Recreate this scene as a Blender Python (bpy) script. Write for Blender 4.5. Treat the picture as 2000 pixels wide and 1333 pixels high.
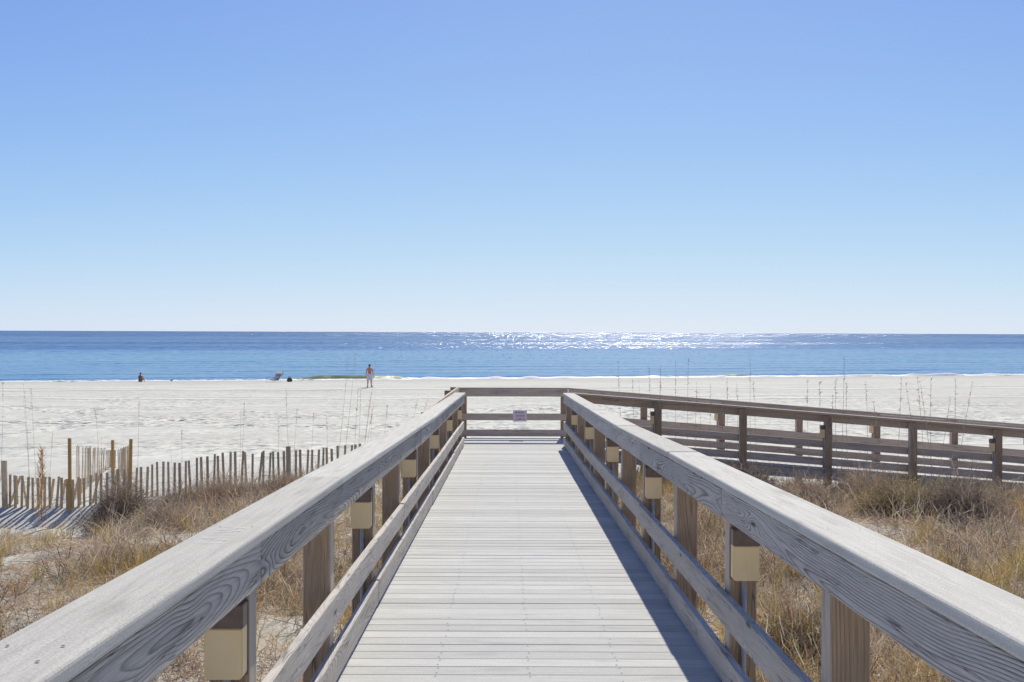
import bpy, bmesh, math, random
import numpy as np
from mathutils import Vector, Matrix, noise as mnoise

for o in list(bpy.data.objects):
    bpy.data.objects.remove(o, do_unlink=True)
random.seed(7)
RNG = np.random.default_rng(11)
scene = bpy.context.scene
COL = scene.collection
R = math.radians

# ------------------------------------------------------------------ camera
F = 2150.0                       # focal length in photo pixels (photo is 2000 px wide)
CAMZ = 1.53
cam_d = bpy.data.cameras.new('camera')
cam = bpy.data.objects.new('camera', cam_d)
COL.objects.link(cam)
cam_d.sensor_width = 36.0
cam_d.lens = 36.0 * F / 2000.0
cam_d.clip_start = 0.05
cam_d.clip_end = 80000
cam.matrix_world = (Matrix.Translation((0, 0, CAMZ)) @ Matrix.Rotation(-7.0 / F, 4, 'Z')
                    @ Matrix.Rotation(R(90) - 17.0 / F, 4, 'X') @ Matrix.Rotation(0.0035, 4, 'Z'))
scene.camera = cam

# ------------------------------------------------------------------ sky, sun, exposure
SUN_EL, SUN_AZ = R(39.0), R(6.7)     # azimuth measured from +Y towards +X
world = bpy.data.worlds.new('World')
scene.world = world
world.use_nodes = True
wn = world.node_tree
for n in list(wn.nodes):
    wn.nodes.remove(n)
w_out = wn.nodes.new('ShaderNodeOutputWorld')
w_bg = wn.nodes.new('ShaderNodeBackground')
w_sky = wn.nodes.new('ShaderNodeTexSky')
w_sky.sky_type = 'NISHITA'
w_sky.sun_disc = False
w_sky.sun_elevation = SUN_EL
w_sky.sun_rotation = SUN_AZ
w_sky.altitude = 0
w_sky.air_density = 0.6
w_sky.dust_density = 0.12
w_sky.ozone_density = 4.0
# the photograph compresses the bright sky: the same soft shoulder everywhere, a / (1 + (a/limit)^p)^(1/p) per channel
def w_math(op, a, b):
    n = wn.nodes.new('ShaderNodeMath'); n.operation = op
    for i, v in enumerate((a, b)):
        if isinstance(v, bpy.types.NodeSocket): wn.links.new(v, n.inputs[i])
        else: n.inputs[i].default_value = v
    return n.outputs[0]
w_sep = wn.nodes.new('ShaderNodeSeparateColor')
w_com = wn.nodes.new('ShaderNodeCombineColor')
wn.links.new(w_sky.outputs[0], w_sep.inputs[0])
for i, (gain, lim, p_) in enumerate(((0.96, 6.6, 1.7), (0.99, 6.6, 2.1), (1.20, 6.6, 4.0))):
    c_ = w_math('MULTIPLY', w_sep.outputs[i], gain)
    q_ = w_math('POWER', w_math('ADD', w_math('POWER', w_math('DIVIDE', c_, lim), p_), 1.0), 1.0 / p_)
    wn.links.new(w_math('DIVIDE', c_, q_), w_com.inputs[i])
wn.links.new(w_com.outputs[0], w_bg.inputs['Color'])
w_bg.inputs['Strength'].default_value = 0.10
wn.links.new(w_bg.outputs[0], w_out.inputs['Surface'])

sun_d = bpy.data.lights.new('sun', 'SUN')
sun_d.energy = 3.4
sun_d.angle = R(0.53)
sun_d.color = (1.0, 0.955, 0.83)
sun = bpy.data.objects.new('sun', sun_d)
COL.objects.link(sun)
SUN_DIR = Vector((math.sin(SUN_AZ) * math.cos(SUN_EL), math.cos(SUN_AZ) * math.cos(SUN_EL), math.sin(SUN_EL)))
sun.rotation_euler = SUN_DIR.to_track_quat('Z', 'Y').to_euler()

vs = scene.view_settings
vs.view_transform = 'Standard'
vs.look = 'None'
vs.exposure = 0.5
vs.gamma = 1.0
vs.use_curve_mapping = False
scene.render.engine = 'CYCLES'


# ------------------------------------------------------------------ helpers
def hor(px):
    return 649.5 + 0.0035 * (px - 1000.0)


def at(px, py, d):
    """point seen at photo pixel (px, py) when it stands d metres in front of the camera"""
    return Vector(((px - 993.0) / F * d, d, CAMZ - (py - hor(px)) / F * d))


def smooth(a, b, x):
    t = min(1.0, max(0.0, (x - a) / (b - a)))
    return t * t * (3 - 2 * t)


def link(o, parent=None):
    COL.objects.link(o)
    if parent is not None:
        o.parent = parent
        o.matrix_parent_inverse = parent.matrix_basis.inverted()
    return o


def tag(o, label=None, cat=None, group=None, kind=None):
    if label: o['label'] = label
    if cat: o['category'] = cat
    if group: o['group'] = group
    if kind: o['kind'] = kind
    return o


def thing(name, loc, label=None, cat=None, group=None, kind=None):
    o = bpy.data.objects.new(name, None)
    o.empty_display_size = 0.1
    o.matrix_basis = Matrix.Translation(loc)
    COL.objects.link(o)
    return tag(o, label, cat, group, kind)


def mesh_np(name, verts, faces, mat=None, cols=None, smooth_shade=False):
    """verts (n,3); faces: list of int arrays, each (m,k)"""
    me = bpy.data.meshes.new(name)
    verts = np.asarray(verts, dtype=np.float32)
    me.vertices.add(len(verts))
    me.vertices.foreach_set('co', verts.ravel())
    loops = np.concatenate([np.asarray(f, dtype=np.int32).ravel() for f in faces])
    sizes = np.concatenate([np.full(len(f), np.asarray(f).shape[1], dtype=np.int32) for f in faces])
    starts = np.concatenate([[0], np.cumsum(sizes)[:-1]]).astype(np.int32)
    me.loops.add(len(loops))
    me.loops.foreach_set('vertex_index', loops)
    me.polygons.add(len(sizes))
    me.polygons.foreach_set('loop_start', starts)
    me.polygons.foreach_set('loop_total', sizes)
    if smooth_shade:
        me.polygons.foreach_set('use_smooth', np.ones(len(sizes), dtype=bool))
    me.update(calc_edges=True)
    if cols is not None:
        a = me.color_attributes.new('Col', 'FLOAT_COLOR', 'POINT')
        c = np.ones((len(verts), 4), dtype=np.float32)
        c[:, :3] = cols
        a.data.foreach_set('color', c.ravel())
    if mat: me.materials.append(mat)
    return me


def bm_mesh(name, bm, mat=None, shade=False):
    me = bpy.data.meshes.new(name)
    bm.normal_update()
    bm.to_mesh(me)
    bm.free()
    if shade:
        for p in me.polygons: p.use_smooth = True
    if mat: me.materials.append(mat)
    return me


def box_bm(sx, sy, sz, bev=0.004, seg=1, bm=None, off=(0, 0, 0)):
    b = bmesh.new()
    bmesh.ops.create_cube(b, size=1.0)
    for v in b.verts:
        v.co = Vector((v.co.x * sx, v.co.y * sy, v.co.z * sz)) + Vector(off)
    if bev:
        bmesh.ops.bevel(b, geom=list(b.edges), offset=bev, segments=seg, affect='EDGES', profile=0.5)
    if bm is None: return b
    tmp = bpy.data.meshes.new('tmp')
    b.to_mesh(tmp); b.free()
    bm.from_mesh(tmp)
    bpy.data.meshes.remove(tmp)
    return bm


BOARD_CACHE = {}


def board_mesh(t, L, w, mat, bev=0.004, seg=1):
    key = (round(t, 4), round(L, 4), round(w, 4), mat.name, bev, seg)
    if key not in BOARD_CACHE:
        BOARD_CACHE[key] = bm_mesh('board', box_bm(t, L, w, bev, seg), mat, shade=False)
    return BOARD_CACHE[key]


def frame(p0, p1, up):
    y = (Vector(p1) - Vector(p0)).normalized()
    z = Vector(up)
    z = (z - y * z.dot(y)).normalized()
    x = y.cross(z)
    m = Matrix((x, y, z)).transposed().to_4x4()
    m.translation = (Vector(p0) + Vector(p1)) / 2
    return m


def board(name, p0, p1, w, t, mat, parent, up=(0, 0, 1), bev=0.004, seg=1):
    """a sawn board from p0 to p1 (centre line); w along up, t across"""
    L = (Vector(p1) - Vector(p0)).length
    o = bpy.data.objects.new(name, board_mesh(t, round(L, 3), w, mat, bev, seg))
    o.matrix_basis = frame(p0, p1, up)
    return link(o, parent)


def tube_np(pts, radii, n=6, cap=True):
    pts = [Vector(p) for p in pts]
    V, Fq, Ft = [], [], []
    prev = None
    for i, p in enumerate(pts):
        d = (pts[min(i + 1, len(pts) - 1)] - pts[max(i - 1, 0)]).normalized()
        a = Vector((1, 0, 0)) if abs(d.x) < 0.8 else Vector((0, 1, 0))
        if prev is not None: a = prev
        u = (a - d * a.dot(d)).normalized()
        prev = u
        v = d.cross(u)
        for k in range(n):
            t = 2 * math.pi * k / n
            V.append(p + (u * math.cos(t) + v * math.sin(t)) * radii[i])
    for i in range(len(pts) - 1):
        for k in range(n):
            a, b = i * n + k, i * n + (k + 1) % n
            Fq.append((a, b, b + n, a + n))
    if cap:
        m = len(pts) - 1
        for k in range(1, n - 1):
            Ft.append((0, k + 1, k)); Ft.append((m * n, m * n + k, m * n + k + 1))
    return V, Fq, Ft


def tube(name, pts, radii, mat, parent=None, n=6):
    if not hasattr(radii, '__len__'): radii = [radii] * len(pts)
    V, Fq, Ft = tube_np(pts, radii, n)
    fs = [np.array(Fq)]
    if Ft: fs.append(np.array(Ft))
    me = mesh_np(name, np.array([tuple(v) for v in V]), fs, mat, smooth_shade=True)
    return link(bpy.data.objects.new(name, me), parent)


# ------------------------------------------------------------------ materials
class NT:
    def __init__(self, name):
        self.mat = bpy.data.materials.new(name)
        self.mat.use_nodes = True
        self.t = self.mat.node_tree
        for n in list(self.t.nodes): self.t.nodes.remove(n)
        self.out = self.t.nodes.new('ShaderNodeOutputMaterial')
        self.b = self.t.nodes.new('ShaderNodeBsdfPrincipled')
        self.t.links.new(self.b.outputs[0], self.out.inputs[0])

    def put(self, sock, v):
        if v is None: return
        if isinstance(v, bpy.types.NodeSocket): self.t.links.new(v, sock)
        elif hasattr(v, '__len__') and len(v) == 3 and sock.type == 'RGBA': sock.default_value = (*v, 1)
        else: sock.default_value = v

    def node(self, typ, **kw):
        n = self.t.nodes.new(typ)
        for k, v in kw.items(): setattr(n, k, v)
        return n

    def math(self, op, a, b=None, c=None, clamp=False):
        n = self.node('ShaderNodeMath', operation=op, use_clamp=clamp)
        self.put(n.inputs[0], a)
        if b is not None: self.put(n.inputs[1], b)
        if c is not None: self.put(n.inputs[2], c)
        return n.outputs[0]

    def vmath(self, op, a, b=None):
        n = self.node('ShaderNodeVectorMath', operation=op)
        self.put(n.inputs[0], a)
        if b is not None: self.put(n.inputs[1], b)
        return n.outputs[1] if op in ('LENGTH', 'DOT_PRODUCT', 'DISTANCE') else n.outputs[0]

    def comb(self, x, y, z):
        n = self.node('ShaderNodeCombineXYZ')
        for i, v in enumerate((x, y, z)): self.put(n.inputs[i], v)
        return n.outputs[0]

    def sep(self, v):
        n = self.node('ShaderNodeSeparateXYZ')
        self.put(n.inputs[0], v)
        return n.outputs

    def coord(self, which='Object'):
        return self.node('ShaderNodeTexCoord').outputs[which]

    def pos(self):
        return self.node('ShaderNodeNewGeometry').outputs['Position']

    def rand(self):
        return self.node('ShaderNodeObjectInfo').outputs['Random']

    def noise(self, vec, scale=1.0, detail=2.0, rough=0.5, dist=0.0, color=False, dims='3D'):
        n = self.node('ShaderNodeTexNoise', noise_dimensions=dims)
        if dims == '1D': self.put(n.inputs['W'], vec)
        else: self.put(n.inputs['Vector'], vec)
        n.inputs['Scale'].default_value = scale
        n.inputs['Detail'].default_value = detail
        n.inputs['Roughness'].default_value = rough
        n.inputs['Distortion'].default_value = dist
        return n.outputs['Color' if color else 'Fac']

    def voronoi(self, vec, scale=1.0, feature='F1', out='Distance', rnd=1.0):
        n = self.node('ShaderNodeTexVoronoi', feature=feature)
        self.put(n.inputs['Vector'], vec)
        n.inputs['Scale'].default_value = scale
        n.inputs['Randomness'].default_value = rnd
        return n.outputs[out]

    def ramp(self, f, stops, interp='LINEAR'):
        n = self.node('ShaderNodeValToRGB')
        n.color_ramp.interpolation = interp
        els = n.color_ramp.elements
        while len(els) < len(stops): els.new(0.5)
        for e, (p, c) in zip(els, stops):
            e.position = p
            e.color = (*c, 1) if hasattr(c, '__len__') else (c, c, c, 1)
        self.put(n.inputs[0], f)
        return n.outputs[0]

    def mr(self, v, a, b, c=0.0, d=1.0, smoothstep=False):
        n = self.node('ShaderNodeMapRange')
        if smoothstep: n.interpolation_type = 'SMOOTHSTEP'
        self.put(n.inputs[0], v)
        for i, x in enumerate((a, b, c, d)): self.put(n.inputs[i + 1], x)
        return n.outputs[0]

    def mix(self, f, a, b, blend='MIX'):
        n = self.node('ShaderNodeMix', data_type='RGBA', blend_type=blend)
        self.put(n.inputs[0], f)
        self.put(n.inputs[6], a)
        self.put(n.inputs[7], b)
        return n.outputs[2]

    def bump(self, h, strength=0.5, dist=0.01, normal=None):
        n = self.node('ShaderNodeBump')
        n.inputs['Strength'].default_value = strength
        n.inputs['Distance'].default_value = dist
        self.put(n.inputs['Height'], h)
        if normal is not None: self.put(n.inputs['Normal'], normal)
        return n.outputs[0]

    def set(self, **kw):
        names = dict(color='Base Color', rough='Roughness', normal='Normal', spec='Specular IOR Level',
                     metal='Metallic', ior='IOR', coat='Coat Weight', trans='Transmission Weight')
        for k, v in kw.items(): self.put(self.b.inputs[names[k]], v)
        return self.mat


def wood(name, light, dark, tint, ring=0.0095, contrast=1.0, fine=0.35, spec=0.25, stain=None, side=None, knots=True):
    """weathered sawn timber; the grain comes from slightly wandering growth rings cut by the board's faces"""
    m = NT(name)
    p = m.coord('Object')
    rnd = m.rand()
    px, py, pz = m.sep(p)
    yo = m.math('MULTIPLY_ADD', rnd, 83.0, py)
    rnd2 = m.math('FRACT', m.math('MULTIPLY', rnd, 57.31))
    n1 = m.noise(m.math('MULTIPLY', yo, 0.55), 1.0, 1.5, 0.55, dims='1D')
    n2 = m.noise(m.math('MULTIPLY_ADD', yo, 0.5, 31.7), 1.0, 1.0, 0.5, dims='1D')
    cz = m.math('MULTIPLY_ADD', m.math('SUBTRACT', n1, 0.5), 0.15, m.math('MULTIPLY_ADD', rnd2, 0.07, -0.035))
    cx = m.math('MULTIPLY_ADD', m.math('SUBTRACT', n2, 0.5), 0.24, -0.012)
    a = m.math('SUBTRACT', px, cx)
    b = m.math('SUBTRACT', pz, cz)
    r = m.math('SQRT', m.math('ADD', m.math('MULTIPLY', a, a), m.math('MULTIPLY', b, b)))
    vs_ = m.comb(m.math('MULTIPLY', px, 6.0), m.math('MULTIPLY', yo, 1.1), m.math('MULTIPLY', pz, 9.0))
    wob = m.noise(vs_, 1.0, 1.6, 0.45)
    r = m.math('MULTIPLY_ADD', wob, 0.012, r)
    if knots:
        kv = m.comb(0.0, m.math('MULTIPLY', yo, 1.25), m.math('MULTIPLY', pz, 6.0))
        kd = m.voronoi(kv, 1.0)
        kn = m.mr(kd, 0.0, 0.28, 1.0, 0.0, True)
        r = m.math('MULTIPLY_ADD', kn, 0.03, r)
    s = m.math('FRACT', m.math('DIVIDE', r, ring))      # pale early wood darkening to a sharp late-wood line
    s = m.math('MULTIPLY', m.math('POWER', s, 3.2), m.mr(s, 0.88, 1.0, 1.0, 0.0))
    s = m.math('MULTIPLY', s, 1.5, clamp=True)
    low = m.noise(m.comb(px, m.math('MULTIPLY', yo, 0.7), m.math('MULTIPLY', pz, 3.0)), 1.3, 2.0, 0.5)
    amt = m.math('MULTIPLY', s, m.mr(low, 0.36, 0.60, 0.45 * contrast, 1.0 * contrast))
    fibre = m.noise(m.comb(m.math('MULTIPLY', px, 220.0), m.math('MULTIPLY', yo, 7.0), m.math('MULTIPLY', pz, 220.0)), 1.0, 3.0, 0.6)
    col = m.mix(amt, light, dark)
    blot = m.noise(m.comb(m.math('MULTIPLY', px, 4.0), m.math('MULTIPLY', yo, 1.4), m.math('MULTIPLY', pz, 7.0)), 1.7, 4.0, 0.6)
    col = m.mix(m.mr(blot, 0.42, 0.68, 0.0, 0.55), col, tint)
    if stain is not None:
        st = m.noise(m.comb(px, m.math('MULTIPLY', yo, 2.1), m.math('MULTIPLY', pz, 5.0)), 1.5, 3.0, 0.6)
        col = m.mix(m.mr(st, 0.58, 0.72, 0.0, 0.7), col, stain)
    col = m.mix(m.math('MULTIPLY', m.mr(fibre, 0.35, 0.7, 1.0, 0.0), fine), col, dark)
    if knots:
        col = m.mix(m.mr(kd, 0.03, 0.085, 0.9, 0.0), col, tuple(c * 0.35 for c in dark))
    ck = m.noise(m.comb(m.math('MULTIPLY', px, 30.0), m.math('MULTIPLY', yo, 1.7), m.math('MULTIPLY', pz, 95.0)), 1.0, 2.0, 0.5)
    ckm = m.noise(m.comb(px, m.math('MULTIPLY', yo, 1.1), m.math('MULTIPLY', pz, 9.0)), 1.4, 2.0, 0.5)
    crack = m.math('MULTIPLY', m.mr(m.math('ABSOLUTE', m.math('SUBTRACT', ck, 0.5)), 0.0, 0.022, 1.0, 0.0), m.mr(ckm, 0.50, 0.58))
    col = m.mix(m.math('MULTIPLY', crack, 0.85), col, tuple(c * 0.4 for c in dark))
    if side is not None:                                   # paler grey side faces: weathering, with the grazing light on them painted in
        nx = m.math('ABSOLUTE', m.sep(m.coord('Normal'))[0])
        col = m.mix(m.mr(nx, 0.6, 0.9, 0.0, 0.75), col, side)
    bright = m.mr(rnd2, 0.0, 1.0, 0.88, 1.1)
    mul = m.comb(bright, bright, bright)
    col = m.mix(1.0, col, mul, 'MULTIPLY')
    h = m.math('ADD', m.math('ADD', m.math('MULTIPLY', s, -0.6), m.math('MULTIPLY', fibre, 0.8)), m.math('MULTIPLY', crack, -2.0))
    nrm = m.bump(h, 0.7, 0.003)
    return m.set(color=col, rough=0.82, spec=spec, normal=nrm)


def plank_mat(name, base, dark, warm):
    """bleached decking: fine streaks along the board, sandy speckle, faint scuffs"""
    m = NT(name)
    p = m.coord('Object')
    rnd = m.rand()
    px, py, pz = m.sep(p)
    yo = m.math('MULTIPLY_ADD', rnd, 91.0, py)
    st = m.noise(m.comb(m.math('MULTIPLY', px, 60.0), m.math('MULTIPLY', yo, 2.2), m.math('MULTIPLY', pz, 60.0)), 1.0, 4.0, 0.6)
    sp = m.noise(m.comb(px, m.math('MULTIPLY', yo, 0.8), pz), 190.0, 3.0, 0.65)
    bl = m.noise(m.comb(px, yo, pz), 3.2, 4.0, 0.6)
    col = m.mix(m.mr(st, 0.40, 0.72, 0.0, 0.55), base, dark)
    col = m.mix(m.mr(sp, 0.52, 0.70, 0.0, 0.7), col, dark)
    col = m.mix(m.mr(sp, 0.48, 0.30, 0.0, 0.4), col, tuple(min(0.9, c * 1.35) for c in base))
    col = m.mix(m.mr(bl, 0.45, 0.68, 0.0, 0.6), col, warm)
    sc = m.noise(m.comb(m.math('MULTIPLY', px, 9.0), m.math('MULTIPLY', yo, 1.3), m.math('MULTIPLY', pz, 9.0)), 1.0, 5.0, 0.7)
    col = m.mix(m.mr(sc, 0.56, 0.74, 0.0, 0.5), col, tuple(c * 0.72 for c in dark))
    br = m.mr(m.math('FRACT', m.math('MULTIPLY', rnd, 37.7)), 0, 1, 0.86, 1.07)
    col = m.mix(1.0, col, m.comb(br, br, br), 'MULTIPLY')
    h = m.math('ADD', st, m.math('MULTIPLY', sp, 0.6))
    return m.set(color=col, rough=0.85, spec=0.2, normal=m.bump(h, 0.3, 0.0015))


def plain(name, color, rough=0.6, spec=0.4, metal=0.0, var=0.15, scale=30.0):
    m = NT(name)
    n = m.noise(m.coord('Object'), scale, 4.0, 0.6)
    c = m.mix(m.mr(n, 0.3, 0.7, 0.0, 1.0), tuple(x * (1 - var) for x in color), tuple(min(1, x * (1 + var)) for x in color))
    return m.set(color=c, rough=rough, spec=spec, metal=metal)


M = {}
M['fascia_left'] = wood('weathered_fascia_left', (0.64, 0.585, 0.51), (0.16, 0.145, 0.125), (0.52, 0.48, 0.425), stain=(0.36, 0.35, 0.24), fine=0.35)
M['fascia_right'] = wood('weathered_fascia_right', (0.72, 0.665, 0.60), (0.13, 0.12, 0.115), (0.66, 0.61, 0.55), fine=0.32)
M['rail'] = wood('weathered_rail', (0.68, 0.62, 0.545), (0.29, 0.255, 0.22), (0.52, 0.45, 0.385), contrast=0.75)
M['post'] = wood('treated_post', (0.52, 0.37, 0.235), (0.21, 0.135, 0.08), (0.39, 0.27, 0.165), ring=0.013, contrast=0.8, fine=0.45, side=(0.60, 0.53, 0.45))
M['brown_rail'] = wood('brown_rail', (0.72, 0.585, 0.455), (0.38, 0.295, 0.22), (0.60, 0.475, 0.365), contrast=0.7)
M['cap'] = plank_mat('cap_wood', (0.66, 0.625, 0.56), (0.34, 0.32, 0.28), (0.58, 0.55, 0.49))
M['brown_cap'] = plank_mat('brown_cap_wood', (0.56, 0.47, 0.38), (0.35, 0.28, 0.22), (0.47, 0.385, 0.31))
M['plank'] = plank_mat('deck_plank', (0.605, 0.595, 0.565), (0.42, 0.41, 0.39), (0.52, 0.51, 0.485))
M['slat'] = wood('fence_slat', (0.74, 0.59, 0.40), (0.44, 0.34, 0.22), (0.62, 0.49, 0.33), contrast=0.6, knots=False)
M['stake'] = wood('new_stake', (0.66, 0.40, 0.14), (0.45, 0.25, 0.07), (0.57, 0.34, 0.115), contrast=0.6, knots=False)
def cream():
    m = NT('cream_enamel')
    x_, y_, z_ = m.sep(m.coord('Object'))
    r_ = m.math('MULTIPLY', m.rand(), 40.0)
    st = m.noise(m.comb(m.math('MULTIPLY_ADD', x_, 60.0, r_), m.math('MULTIPLY', y_, 60.0), m.math('MULTIPLY', z_, 5.0)), 1.0, 4.0, 0.65)
    bl = m.noise(m.comb(m.math('ADD', x_, r_), y_, z_), 16.0, 4.0, 0.6)
    c_ = m.mix(m.mr(bl, 0.35, 0.65), (0.88, 0.645, 0.325), (0.89, 0.675, 0.37))
    c_ = m.mix(m.mr(st, 0.58, 0.78, 0.0, 0.3), c_, (0.60, 0.44, 0.25))
    return m.set(color=c_, rough=0.5, spec=0.35)


M['cream'] = cream()
M['bronze'] = plain('bronze_hood', (0.16, 0.11, 0.08), 0.45, 0.4, var=0.2)
M['pvc'] = plain('grey_conduit', (0.42, 0.42, 0.42), 0.5, 0.4, var=0.1)
M['screw'] = plain('rusty_screw', (0.05, 0.04, 0.035), 0.6, 0.3)
M['wire'] = plain('fence_wire', (0.16, 0.14, 0.12), 0.6, 0.3)
M['sign'] = plain('sign_white', (0.86, 0.70, 0.72), 0.45, 0.4, var=0.05)
M['sign_red'] = plain('sign_red', (0.45, 0.05, 0.10), 0.5, 0.3)
M['sign_dark'] = plain('sign_dark', (0.15, 0.07, 0.09), 0.5, 0.3)
M['scratch'] = plain('fresh_scratch', (0.72, 0.70, 0.66), 0.8, 0.2)
M['skin'] = plain('tanned_skin', (0.62, 0.235, 0.115), 0.55, 0.35, var=0.08, scale=8)
M['hair'] = plain('dark_hair', (0.03, 0.022, 0.018), 0.7, 0.3)
M['white_cloth'] = plain('white_cloth', (0.76, 0.72, 0.75), 0.85, 0.2, var=0.05)
M['shoe'] = plain('dark_shoe', (0.05, 0.05, 0.055), 0.7, 0.3)
M['dark_cloth'] = plain('dark_cloth', (0.20, 0.17, 0.15), 0.85, 0.2)
M['umb'] = plain('grey_blue_canvas', (0.48, 0.50, 0.56), 0.8, 0.2, var=0.1, scale=5)
M['brown_bag'] = plain('brown_canvas', (0.17, 0.11, 0.055), 0.85, 0.2, var=0.3, scale=9)
M['bird'] = plain('bird_grey', (0.22, 0.21, 0.20), 0.8, 0.2, var=0.3, scale=20)


def foliage(name, rough=0.75):
    m = NT(name)
    a = m.node('ShaderNodeAttribute', attribute_name='Col')
    tr = m.node('ShaderNodeBsdfTranslucent')
    m.t.links.new(a.outputs['Color'], tr.inputs['Color'])
    m.set(color=a.outputs['Color'], rough=rough, spec=0.25)
    mx = m.node('ShaderNodeMixShader')
    mx.inputs[0].default_value = 0.3
    m.t.links.new(m.b.outputs[0], mx.inputs[1])
    m.t.links.new(tr.outputs[0], mx.inputs[2])
    m.t.links.new(mx.outputs[0], m.out.inputs[0])
    return m.mat


M['grass'] = foliage('dune_grass')


def sand_mat():
    m = NT('white_sand')
    P = m.pos()
    x, y, z = m.sep(P)
    # footprints and wind ripples: slopes straight from noise, so they keep their size far down the beach
    v1 = m.comb(m.math('MULTIPLY', x, 3.0), m.math('MULTIPLY', y, 1.9), 0.0)
    f1 = m.noise(v1, 1.0, 2.5, 0.6, color=True)
    v2 = m.comb(m.math('MULTIPLY', x, 6.0), m.math('MULTIPLY', y, 4.0), 5.0)
    f2 = m.noise(v2, 1.0, 3.0, 0.6, color=True)
    s1 = m.vmath('SUBTRACT', f1, (0.5, 0.5, 0.5))
    s2 = m.vmath('SUBTRACT', f2, (0.5, 0.5, 0.5))
    # trampled dry sand in the middle of the beach, smoother near the water and on the combed strip
    tramp = m.math('MULTIPLY', m.mr(y, 24.0, 30.0), m.mr(y, 58.0, 78.0, 1.0, 0.35))
    patch = m.mr(m.noise(m.comb(m.math('MULTIPLY', x, 0.10), m.math('MULTIPLY', y, 0.16), 2.0), 1.0, 3.0, 0.6), 0.40, 0.60, 0.2, 1.25)
    k1 = m.math('MULTIPLY', m.math('MULTIPLY', tramp, patch), 1.35)
    # a few trodden paths down to the water
    wv = m.math('MULTIPLY', m.noise(m.comb(m.math('MULTIPLY', x, 0.08), m.math('MULTIPLY', y, 0.08), 4.0), 1.0, 2.0), 7.0)
    for gx_, gy_, c_, w_ in ((0.75, 1.0, 38.0, 0.8), (-0.55, 1.0, 58.0, 0.9), (1.0, 0.22, -9.0, 0.8), (1.0, -0.16, -2.5, 0.7), (1.0, -0.35, 2.0, 0.9), (0.12, 1.0, 44.0, 0.7)):
        tt = m.math('SUBTRACT', m.math('ADD', m.math('ADD', m.math('MULTIPLY', x, gx_), m.math('MULTIPLY', y, gy_)), wv), c_ + 3.5)
        tt = m.math('DIVIDE', tt, w_)
        k1 = m.math('ADD', k1, m.math('MULTIPLY', m.math('MULTIPLY', m.math('EXPONENT', m.math('MULTIPLY', m.math('MULTIPLY', tt, tt), -1.0)), tramp), 1.6))
    k1 = m.math('ADD', k1, 0.12)
    sc1 = m.node('ShaderNodeVectorMath', operation='SCALE'); m.put(sc1.inputs[0], s1); m.put(sc1.inputs[3], k1)
    sc2 = m.node('ShaderNodeVectorMath', operation='SCALE'); m.put(sc2.inputs[0], s2); m.put(sc2.inputs[3], m.math('MULTIPLY', k1, 0.8))
    sl = m.vmath('ADD', sc1.outputs[0], sc2.outputs[0])
    sx, sy, sz = m.sep(sl)
    # tyre tracks of the beach patrol: shallow grooves running along the shore
    shore = m.math('MULTIPLY_ADD', x, -0.10, y)
    shore = m.math('MULTIPLY_ADD', m.noise(m.math('MULTIPLY', x, 0.05), 1.0, 2.0, 0.5, dims='1D'), 2.2, shore)
    groove = None
    for c, w, a in ((48.3, 0.26, 0.55), (50.2, 0.26, 0.45), (71.0, 0.5, 0.6), (73.4, 0.5, 0.5), (63.0, 0.35, 0.35), (84.5, 0.8, 0.5), (88.0, 0.8, 0.45), (58.0, 0.3, 0.3), (36.5, 0.3, 0.4)):
        d = m.math('DIVIDE', m.math('SUBTRACT', shore, c), w)
        g = m.math('MULTIPLY', m.math('MULTIPLY', d, m.math('EXPONENT', m.math('MULTIPLY', m.math('MULTIPLY', d, d), -1.0))), a)
        groove = g if groove is None else m.math('ADD', groove, g)
    sy = m.math('ADD', sy, groove)
    nrm = m.vmath('NORMALIZE', m.comb(sx, sy, 1.0))
    geoN = m.node('ShaderNodeNewGeometry').outputs['Normal']
    nrm = m.vmath('NORMALIZE', m.vmath('ADD', nrm, m.vmath('SUBTRACT', geoN, (0, 0, 1))))
    fine = m.noise(P, 60.0, 3.0, 0.6)
    nrm = m.bump(fine, 0.25, 0.006, nrm)
    big = m.noise(m.comb(m.math('MULTIPLY', x, 0.05), m.math('MULTIPLY', y, 0.22), 0.0), 1.0, 5.0, 0.6)
    col = m.mix(m.mr(big, 0.38, 0.64), (0.58, 0.555, 0.485), (0.655, 0.635, 0.56))
    spk = m.noise(P, 22.0, 4.0, 0.7)
    col = m.mix(m.mr(spk, 0.56, 0.74, 0.0, 0.35), col, (0.40, 0.37, 0.33))
    wrack = m.noise(m.comb(m.math('MULTIPLY', x, 1.2), m.math('MULTIPLY', y, 0.5), 9.0), 1.0, 5.0, 0.75)
    col = m.mix(m.math('MULTIPLY', m.mr(wrack, 0.64, 0.72), m.mr(y, 24.0, 30.0, 0.0, 0.35)), col, (0.34, 0.31, 0.28))
    # damp sand along the waterline
    damp = m.mr(z, -3.25, -2.95, 0.45, 0.0, True)
    col = m.mix(damp, col, (0.46, 0.43, 0.375))
    wet = m.mr(z, -3.46, -3.33, 1.0, 0.0, True)
    col = m.mix(m.math('MULTIPLY', wet, 0.55), col, (0.34, 0.32, 0.285))
    # leaf litter staining between the dune plants
    lit = m.noise(P, 1.4, 5.0, 0.7)
    near = m.math('MULTIPLY', m.mr(y, 21.0, 19.5), m.mr(lit, 0.42, 0.62))
    col = m.mix(m.math('MULTIPLY', near, 0.75), col, (0.36, 0.28, 0.20))
    return m.set(color=col, rough=0.92, spec=0.15, normal=nrm)


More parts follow.
